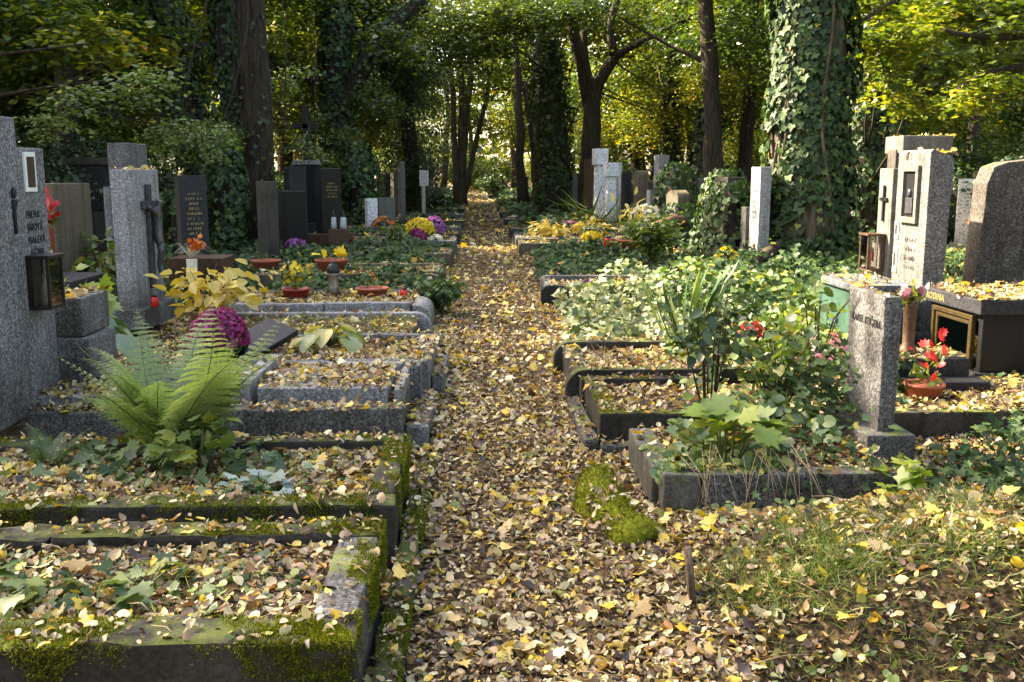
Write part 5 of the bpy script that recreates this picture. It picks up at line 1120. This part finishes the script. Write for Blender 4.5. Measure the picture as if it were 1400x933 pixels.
def tree(label, base, top, r0, r1, bark='bark', ivy=0, ivysz=.1, limbs=(), crowns=(), name='tree', group=None, bow=.1, seed=1, flare=1.35, extra_trunks=(), thick=.1, ivy_h=1.0, ivy2=.5):
    base = Vector(base); r = empty(name, base, label, 'tree', group)
    P = curve_pts(base+Vector((0, 0, -.15)), top, 9, bow, seed); R_ = [(r0+(r1-r0)*i/8)*(flare if i == 0 else (1+(flare-1)*.35 if i == 1 else 1)) for i in range(9)]
    m = MB(); m.tube(P, R_, 12, .22, seed)
    allp = [(P, R_)]
    for a, b, c_, d_ in extra_trunks:
        Q = curve_pts(a, b, 7, bow, seed+3); RR = [c_+(d_-c_)*i/6 for i in range(7)]; m.tube(Q, RR, 10, .2, seed+1); allp.append((Q, RR))
    rr = random.Random(seed)
    for lm in limbs:
        a, b, c_, d_ = lm[:4]; Q = curve_pts(a, b, 7, .22, seed+int(b[0]*7)); RR = [c_+(d_-c_)*i/6 for i in range(7)]; m.tube(Q, RR, 8, .2, seed+2); allp.append((Q, RR))
    m.build('trunk', bark, r)
    if ivy:
        lb = LB(); 
        for j, (Q, RR) in enumerate(allp): 
            kk = max(2, int(len(Q)*ivy_h)); L_ = sum((Q[i+1]-Q[i]).length for i in range(kk-1)); ivy_skin(lb, Q[:kk], RR[:kk], int(ivy*L_*(1 if j == 0 else ivy2)*(RR[0]/r0)), ivysz, thick)
        link('ivy', lb.mesh('ivy'), 'ivy', r)
    m = MB(); nb = 0
    for c in crowns:
        p, R = c[0], c[1]; crown(r, p, R, c[2] if len(c) > 2 else 'far', c[3] if len(c) > 3 else 'crown', c[4] if len(c) > 4 else .8)
        # twigs that carry the sprays
        s = min(allp, key=lambda q: min((Vector(p)-x).length for x in q[0])); a = min(s[0], key=lambda x: (x-Vector(p)).length)
        for q in range(3):
            a = s[0][min(len(s[0])-1, rr.randint(2, len(s[0])-1))]; e = Vector(p)+Vector((rr.uniform(-1, 1), rr.uniform(-1, 1), rr.uniform(-.6, .6)))*R*.75; k = (e-a).length
            if k > 0.3: m.tube(curve_pts(a, e, 5, .2, q+seed), [max(.008, min(.035, .006*k))*(1-.2*i) for i in range(5)], 5); nb += 1
    if nb: m.build('branches', bark, r)
    return r
def tp(px, Y, z=0.0): q = D(px, 240, Y); return Vector((q.x, Y, z))

# the great ivy clad trunk
b = tp(1105, 15, .1)
tree('great ivy clad trunk standing close by the right hand stones', b, (b.x-.1, 15.1, 9), .5, .44, 'bark_pale', 1500, .1, crowns=[((b.x-.5, 15, 9), 4, 'mid', 'crown_g'), ((b.x+3, 14, 8), 3.2, 'mid', 'crown_y')], seed=2, thick=.17, flare=1.45, bow=.01,
     limbs=[(b+Vector((-.3, -.2, .5)), b+Vector((-1.3, -1.2, .12)), .14, .04), (b+Vector((.3, -.2, .4)), b+Vector((1.1, -.9, .05)), .14, .04)])
lb = LB(); n_ = 2600; a = RNG.random(n_)*2*PI; q = RNG.random(n_)**.7*1.8; P = np.stack([b.x+q*np.cos(a), 15-.3+q*np.sin(a)*.9, .1+1.0*np.exp(-q*1.3)*RNG.random(n_)**.4+.1*RNG.random(n_)], 1)
lb.add(T_IVY, P, unit(np.stack([np.cos(a)*.7, np.sin(a)*.7, np.ones(n_)], 1)+.4*RNG.normal(size=(n_, 3))), np.stack([np.cos(a), np.sin(a), -np.ones(n_)], 1)+.6*RNG.normal(size=(n_, 3)), .1*(.6+.7*RNG.random(n_)))
link('ivy_skirt', lb.mesh('ivy_skirt'), 'ivy', bpy.data.objects['tree'])
m = MB(); rr = random.Random(77)
for i in range(16):
    a = rr.uniform(0, 2*PI); da = rr.uniform(-.25, .25); m.tube([(b.x+(.56+.16*math.exp(-z*2))*math.cos(a+da*z+.15*math.sin(z*2+i))*(1 if z else 1), 15+(.56+.16*math.exp(-z*2))*math.sin(a+da*z+.15*math.sin(z*2+i)), z) for z in [q*.35 for q in range(18)]], [.035-.0012*q for q in range(18)], 6)
m.build('ivy_stems', 'bark_pale', bpy.data.objects['tree'])
# twin trunks on the left
b = tp(333, 22); b2 = tp(362, 21)
tree('two trunks side by side, one dark with ivy and one bare', b, (b.x-.1, 22, 10), .3, .24, 'bark', 560, .09, extra_trunks=[((b2.x, 21, -.1), (b2.x-.1, 21, 10), .31, .24)], seed=4, thick=.12, bow=.03, ivy2=.1,
     crowns=[(D(350, 30, 31), 3.0, 'far', 'crown_y'), (D(275, 185, 19.5), .75, 'sp', 'spray'), (D(410, 200, 20), .55, 'sp', 'crown_g'), (D(320, 190, 20.5), .5, 'sp', 'spray'), (D(300, 60, 29), 2.4, 'mid', 'crown_y')])
b = tp(305, 24); tpp = D(205, -10, 24)
tree('heavily ivied trunk leaning away to the left behind the twin trunks', b, (tpp.x, 24, tpp.z), .34, .42, 'bark', 700, .11, seed=5, thick=.3, bow=.05,
     limbs=[(D(255, 62, 24), D(330, 60, 23.6), .09, .07)], crowns=[(D(110, 40, 25), 2.6, 'mid', 'crown'), (D(230, 120, 21), .8, 'sp', 'crown_g'), (D(250, 190, 20), .6, 'sp', 'spray'), (D(200, 60, 22), .9, 'my', 'crown_y'), (D(160, 150, 21), .9, 'sp', 'crown_g'), (D(160, 90, 30), 2.6, 'far', 'crown_y'), (D(60, 120, 26), 2.2, 'mid', 'crown_g')])
b = tp(450, 29); q = D(462, 160, 29); e = D(575, -5, 28.5)
tree('dark ivied trunk throwing one thick branch out over the path', b, D(455, -60, 29), .38, .34, 'bark', 420, .12, seed=6, thick=.16, bow=.04,
     limbs=[(q, e, .3, .2), (D(450, 112, 29), D(360, 82, 27), .17, .1), (D(500, 80, 28.8), D(450, 0, 29), .08, .04)], crowns=[(D(420, 175, 27), .9, 'sp', 'crown_g'), (D(520, 60, 36), 2.8, 'far', 'crown'), (D(400, 40, 36), 2.8, 'far', 'crown_y'), (D(500, 150, 33), 1.6, 'mid', 'crown_g'), (D(470, 190, 27.5), .7, 'sp', 'spray'), (D(400, 110, 25), .8, 'sp', 'spray'), (D(440, 215, 24), .6, 'sp', 'crown_g'), (D(510, 130, 27), .9, 'sp', 'crown_g'), (D(380, 40, 26), .8, 'my', 'crown_y'), (D(540, 60, 27), 1.0, 'my', 'crown_g')])
# ivy columns
for px, Yd, w_, h_, lab in ((303, 19, .34, 2.55, 'ivy smothered column with a sunlit flank beside the black gold lettered stone'), (487, 27, .62, 2.5, 'bulky ivy smothered stump behind the glass lanterns'), (236, 16, .3, 1.35, 'low dark ivy mass between the crucifix stone and the black one'),
                            (1000, 15.8, .36, 1.5, 'ivy mass swallowing a headstone beside the low narrow stone'), (990, 19.5, .5, 1.7, 'pale topped ivy mound behind the swallowed headstone'), (922, 25, .55, 1.9, 'rounded ivy clump beneath the tall granite pillar'), (930, 21.5, .4, 1.0, 'small ivy heap on the squat stone')):
    p = tp(px, Yd); r = empty('ivy_column', p, lab, 'ivy'); MB().tube([p, p+Vector((.05, 0, h_*.5)), p+Vector((0, 0, h_*.92))], [w_*.45, w_*.4, w_*.2], 10).build('stump', 'bark', r)
    lb = LB(); ivy_skin(lb, [p, p+Vector((.05, 0, h_*.5)), p+Vector((0, 0, h_*.8)), p+Vector((0, 0, h_))], [w_*.75, w_*.7, w_*.55, w_*.05], int(2600*h_*w_), .09, .22); link('foliage', lb.mesh('foliage'), 'ivy', r)
# dark evergreen mass and others
b = tp(566, 38)
tree('dense dark evergreen mass overhanging the left row', b, (b.x, 38, 8), .3, .2, 'bark', 0, crowns=[(D(566, 200, 38), 1.5, 'far', 'rose', 1.2), (D(560, 120, 38), 1.7, 'far', 'rose', 1.2), (D(575, 245, 37.5), 1.1, 'far', 'rose', 1), (D(540, 60, 38), 2, 'far', 'rose', 1.2)], seed=7)
b = tp(630, 52)
tree('many stemmed tree fanning out from one base at the left end of the path', b, D(655, -10, 52), .25, .12, 'bark_pale', 0, seed=8, bow=.05, extra_trunks=[(b+Vector((-.2, 0, .2)), D(612, -10, 52), .19, .09), (b+Vector((.2, 0, .6)), D(690, 20, 52), .16, .06), (b, D(632, -20, 53), .22, .1)],
     crowns=[(D(650, 60, 50), 3.2, 'far', 'crown'), (D(600, 110, 54), 2.8, 'far', 'crown_y'), (D(660, 160, 56), 2.2, 'far', 'crown_y')])
b = tp(716, 46); tree('slender double trunk just right of the vanishing path', b, D(705, -10, 46), .24, .12, 'bark', 0, seed=9, extra_trunks=[(tp(742, 46.5), D(716, 110, 46), .18, .1)], crowns=[(D(700, 100, 48), 2.8, 'far', 'crown_y'), (D(730, 170, 52), 2.2, 'far', 'crown_y')])
b = tp(735, 50); tree('sunlit leaning trunk beside the thick dark one', b, D(728, 60, 50), .3, .2, 'bark_pale', 0, seed=10, limbs=[(D(737, 195, 50), D(690, 60, 50), .16, .07)], crowns=[(D(690, 60, 52), 2.8, 'far', 'crown')])
b = tp(762, 34); tree('thick dark ivied trunk on the right of the path', b, D(745, -20, 34), .5, .42, 'bark', 420, .12, seed=11, thick=.2, crowns=[(D(710, 15, 31), 2.6, 'mid', 'crown_g', .6), (D(630, 40, 30), 2.2, 'mid', 'crown_g', .6), (D(790, 0, 36), 2.6, 'mid', 'crown_g')])
b = tp(806, 32); q = D(808, 135, 32)
tree('dark forked tree whose limbs spread over the row of pillars', b, q+Vector((0, 0, .25)), .36, .27, 'bark', 0, seed=12, bow=.03, limbs=[(q-Vector((0, 0, .3)), D(765, -20, 32), .24, .13), (q-Vector((0, 0, .3)), D(848, 70, 32), .25, .14), (D(838, 80, 32), D(930, 30, 31), .13, .06), (D(840, 78, 32), D(850, -20, 32), .14, .1), (q, D(800, -10, 33), .14, .09)],
     crowns=[(D(775, 10, 29), 1.5, 'mid', 'crown_g', .6), (D(870, 30, 36), 2.6, 'far', 'crown'), (D(900, 150, 36), 2.2, 'far', 'crown_y'), (D(850, 180, 40), 2, 'far', 'crown_y')])
b = tp(925, 36); tree('dark trunk behind the tall granite pillar', b, D(932, -10, 36), .34, .26, 'bark', 160, .12, seed=13, crowns=[(D(950, 30, 42), 2.8, 'far', 'crown'), (D(890, 100, 41), 2.2, 'far', 'crown_y')])
b = tp(955, 34); tree('ivied trunk slanting up behind the swallowed headstone', b, D(1015, -20, 34), .36, .3, 'bark', 330, .12, seed=14, thick=.2, crowns=[(D(990, 60, 38), 2.2, 'mid', 'crown_g'), (D(1030, 20, 38), 2.4, 'far', 'crown_y'), (D(980, 20, 30), 1.0, 'my', 'crown_y')])
b = tp(893, 44); tree('pale barked twin stems lit by the sun deep in the wood', b, D(885, 60, 44), .3, .2, 'bark_pale', 0, seed=15, extra_trunks=[(tp(902, 44), D(915, 60, 44), .25, .18)], crowns=[(D(870, 90, 46), 2.6, 'far', 'crown')])
b = tp(975, 30); tree('thin pale crooked trunk in front of the slanting one', b, D(970, 120, 30), .13, .1, 'bark_pale', 0, seed=16, crowns=[(D(975, 110, 30), 1.3, 'far', 'crown_y')])
b = tp(1192, 21); tree('ivied trunk half hidden by the great ivy clad one', b, D(1195, -20, 21), .3, .26, 'bark', 560, .11, seed=17, thick=.16, crowns=[(D(1210, 20, 17), 1.5, 'my', 'crown_y', .7), (D(1230, 130, 18), .9, 'my', 'crown_y', .7), (D(1190, 60, 16), .8, 'my', 'crown_y', .7)])
b = tp(1243, 24); tree('straight dark trunk behind the capped monument', b, D(1240, -20, 24), .26, .22, 'bark', 240, .11, seed=18, crowns=[(D(1290, 30, 22), 2.0, 'mid', 'crown_y', .7), (D(1250, 90, 26), 1.8, 'mid', 'crown')])
b = tp(1440, 13); tree('maple leaning in from the frame edge with yellow green sprays', b, (b.x+.2, 13.2, 9), .25, .18, 'bark', 0, seed=19, limbs=[((b.x, 13, 3.0), D(1310, 120, 12), .06, .02), ((b.x, 13, 3.4), D(1290, 40, 12), .06, .02)],
     crowns=[(D(1350, 125, 12), .6, 'my', 'crown_y', .5), (D(1385, 30, 12.5), .9, 'my', 'crown', .6), (D(1290, 25, 13), .8, 'my', 'crown_y', .5), (D(1340, 60, 16), 1.3, 'my', 'crown_g')])
b = tp(-60, 15); tree('young hornbeam spreading pale green sprays above the tall stele', b, (b.x, 15, 9), .22, .16, 'bark', 0, seed=20, limbs=[((b.x, 15, 2.6), D(150, 110, 14.5), .035, .01), ((b.x, 15, 3.2), D(120, 60, 14), .035, .01)],
     crowns=[(D(110, 140, 14), .72, 'sp', 'spray', .6), (D(60, 170, 13.5), .42, 'sp', 'spray', .6), (D(190, 110, 14.5), .75, 'sp', 'spray', .6), (D(230, 180, 15.5), .55, 'sp', 'spray', .7), (D(40, 60, 16), 1.3, 'sp', 'crown', .7), (D(110, 50, 16), 1.2, 'my', 'crown_y', .6), (D(20, 20, 17), 1.6, 'mid', 'crown', .7), (D(290, 190, 16), .5, 'sp', 'spray', .8)])
# dark trunks and brush filling the shade on both sides
rr = random.Random(21); random.seed(8)
proto = None
TR = []
for v in range(4):
    m = MB(); P = curve_pts((0, 0, -.2), (rr.uniform(-.8, .8), rr.uniform(-.5, .5), 12), 9, .12, 70+v); m.tube(P, [.3-.02*i for i in range(9)], 9, .2, v)
    for q in range(4): a = P[3+q]; m.tube(curve_pts(a, a+Vector((rr.uniform(-3, 3), rr.uniform(-3, 3), rr.uniform(1, 2.5))), 6, .2, q+v), [.09, .075, .06, .05, .035, .02], 6)
    TR.append(m.mesh('trunk'))
for me in TR: me.materials.append(M['bark'])
def wood_tree(x, y, s, label, group, low=True, mats=('crown', 'crown', 'crown_y', 'crown_g')):
    r = empty('tree', (x, y, 0), label, 'tree', group)
    t_ = bpy.data.objects.new('trunk', random.choice(TR)); COL.objects.link(t_); t_.parent = r; t_.scale = (s, s, 1); t_.rotation_euler.z = random.uniform(0, 6)
    mt = random.choice(mats); zs = [rr.uniform(3.0, 5), rr.uniform(5.5, 7.5), rr.uniform(8, 10), rr.uniform(10, 14)] if low else [rr.uniform(4, 6), rr.uniform(7, 10)]
    for z in zs: crown(r, (x+rr.uniform(-1.4, 1.4), y+rr.uniform(-1.4, 1.4), z), rr.uniform(2.3, 3.4), 'far', mt)
    return r
LAB = {'l': ('shaded wood tree standing behind the headstones left of the path', 'trees in the wood left of the path'), 'r': ('wood tree standing behind the headstones right of the path', 'trees in the wood right of the path'), 'f': ('sunlit tree far off where the path disappears', 'trees at the far end of the path')}
for i in range(95):
    for _ in range(30):
        y = rr.uniform(40, 105); x = rr.uniform(-.55*y-3, .6*y+3)
        if abs(x-.2) > 3.0+.02*y and abs(x-.2) > 3.5: break
    g_ = 'f' if y > 62 and abs(x) < 22 else ('l' if x < 0 else 'r'); wood_tree(x, y, rr.uniform(.6, 1.3), *LAB[g_], low=(g_ != 'f'), mats=('crown_y', 'crown_y', 'crown') if g_ == 'f' else ('crown', 'crown', 'crown_y', 'crown_g'))
for i, (x, y) in enumerate(((-3, 88), (3.5, 95), (-1, 108), (5, 76), (-6, 72))): wood_tree(x, y, 1, *LAB['f'], low=False, mats=('crown_y',))
BR = crown_mesh('foliage', 6000, .07, T_OVL, 40, 90, .8); BR.materials.append(M['rose'])
BR2 = crown_mesh('foliage', 6000, .07, T_OVL, 40, 91, .8); BR2.materials.append(M['crown'])
ST = MB()
for q in range(7): ST.tube(curve_pts((0, 0, -.9), (rr.uniform(-.7, .7), rr.uniform(-.7, .7), rr.uniform(.1, .6)), 5, .2, q), [.03, .025, .02, .015, .01], 5)
ST = ST.mesh('stems'); ST.materials.append(M['bark'])
def brush(x, y, R, sz, label, group, me):
    r = empty('undergrowth_shrub', (x, y, 0), label, 'shrub', group)
    for nm, mm in (('foliage', me), ('stems', ST)):
        o = bpy.data.objects.new(nm, mm); COL.objects.link(o); o.parent = r; o.location = (0, 0, R*sz*.85); o.scale = (R, R, R*sz); o.rotation_euler.z = random.uniform(0, 6)
for i in range(64):
    s_ = -1 if i % 2 else 1
    y = rr.uniform(20, 70); x = s_*rr.uniform(6.5 if y < 35 else 4.5, .5*y+4)
    if s_ > 0 and y < 27 and x < 9.5: x += 5
    brush(x, y, rr.uniform(1.0, 1.9), rr.uniform(.6, .95), 'dark leafy shrub in the shade behind the left hand stones' if s_ < 0 else 'dark leafy shrub in the shade behind the right hand stones', 'undergrowth shrubs left' if s_ < 0 else 'undergrowth shrubs right', BR if rr.random() < .6 else BR2)
for i, (x, y) in enumerate(((-8, 17), (-9.5, 19), (-11, 21), (-7.5, 20.5), (-10, 24), (-12.5, 18), (-13, 25))): brush(x, y, 1.6, .95, 'dense dark shrub in the gloom behind the tall stele and the broad stone', 'gloomy shrubs behind the stele', BR)
for i, (x, y) in enumerate(((11, 19), (13, 20.5), (12, 25), (15, 24), (16, 27.5), (10, 22))): brush(x, y, 1.5, .9, 'dense dark shrub in the gloom behind the white marble headstone', 'gloomy shrubs behind the marble stone', BR)
for i, (x, y) in enumerate(((-9, 84), (-5, 92), (-1.5, 97), (2.5, 99), (6, 90), (10, 86), (0, 104), (-12, 95), (14, 98))): brush(x, y, 2.6, .8, 'dusky shrub closing the far end of the path', 'shrubs at the end of the path', BR2)
# unseen trees added outside the frame to shade the foreground
for x, y, z, R, k in ((-9.5, 4.5, 0, 1, 0), (-10, 10.5, 0, 1, 1)):
    r = empty('tree', (x, y, 0), 'unseen tree added beside the plot, its crown shading the graves', 'tree', 'shade trees'); t_ = bpy.data.objects.new('trunk', TR[k]); COL.objects.link(t_); t_.parent = r
    for q in SHADE[k]: crown(r, q[0], q[1], 'far', 'crown')
for i, (x, y) in enumerate(((-13, 13), (-15, 19), (-18, 25), (-21, 31), (-12, 24), (-24, 38), (-17, 33))):  # unseen trees added to keep the sun off the left background
    r = wood_tree(x, y, 1.1, 'unseen tree added to shade the stones on the left', 'shade trees')
    for q in range(3): crown(r, (x+rr.uniform(-2.5, 2.5), y+rr.uniform(-2.5, 2.5), rr.uniform(5, 10)), 3.2, 'far', 'crown')
for i, (x, y) in enumerate(((-7, -9), (-1, -12), (5, -10), (11, -6), (-13, -4), (14, 1), (15, 8), (0, -17), (9, -14), (-9, -15))):
    r = wood_tree(x, y, 1.1, 'tree of the wood behind the viewer', 'shade trees'); brush(x+1, y-1, 2.2, 1.0, 'dark shrub of the wood behind the viewer', 'shade shrubs', BR)
    crown(r, (x, y, 2.5), 3, 'far', 'crown')
for i, (x, y) in enumerate(((-7, 30), (-5, 36), (7, 28), (9, 34), (12, 30), (15, 22), (-9, 22), (18, 30), (-14, 30), (12, 40), (-12, 40), (20, 40), (17, 16))):
    r = wood_tree(x, y, .9, 'tall canopy tree rising out of view above the middle rows', 'tall canopy trees', False)
    crown(r, (x-1, y+1, 11), 3.4, 'far', 'crown'); crown(r, (x+1.5, y-1, 8), 3.2, 'far', 'crown_g')
# tiny far stones
rr = random.Random(31)
for i in range(84):
    y = rr.uniform(22, 75); s_ = rr.choice((-1, 1)); x = s_*rr.uniform(3.9 if y < 34 else 2.2, 10)+(.6 if s_ > 0 else -.3); h_ = rr.uniform(.7, 1.7)
    w_ = rr.uniform(.14, .3); o = MB().box(x-.1, x+.1, y-w_, y+w_, -.05, h_, .02).build('headstone', rr.choice(('concrete_grey', 'granite_dark', 'pale_stone', 'granite', 'concrete')), None, (x, y, 0)); o.rotation_euler.z = rr.uniform(-1, 1)
    tag(o, 'small upright headstone among the trees of the farther rows '+('left' if s_ < 0 else 'right')+' of the path', 'headstone', 'far headstones '+('left' if s_ < 0 else 'right'))
# far wood closing the view
lb = LB(); n_ = 130000; ang = RNG.uniform(-1.45, 1.45, n_); rad = RNG.uniform(108, 140, n_); z_ = 34*RNG.random(n_)
P = np.stack([rad*np.sin(ang), rad*np.cos(ang)*.98, z_], 1); ok = (np.sin(P[:, 0]*.31)+np.sin(P[:, 2]*.7+P[:, 0]*.13)+RNG.normal(size=n_)*.8) > -.9
lb.add(T_D, P[ok], jit_up(ok.sum(), .7), rvec(ok.sum())-np.array([0, 0, .4]), .9*(.6+.8*RNG.random(ok.sum())))
o = link('far_woods', lb.mesh('far_woods'), 'crown_y', None, (0, 110, 0)); tag(o, 'sunlit yellow green wood closing the view', 'woods', kind='stuff')
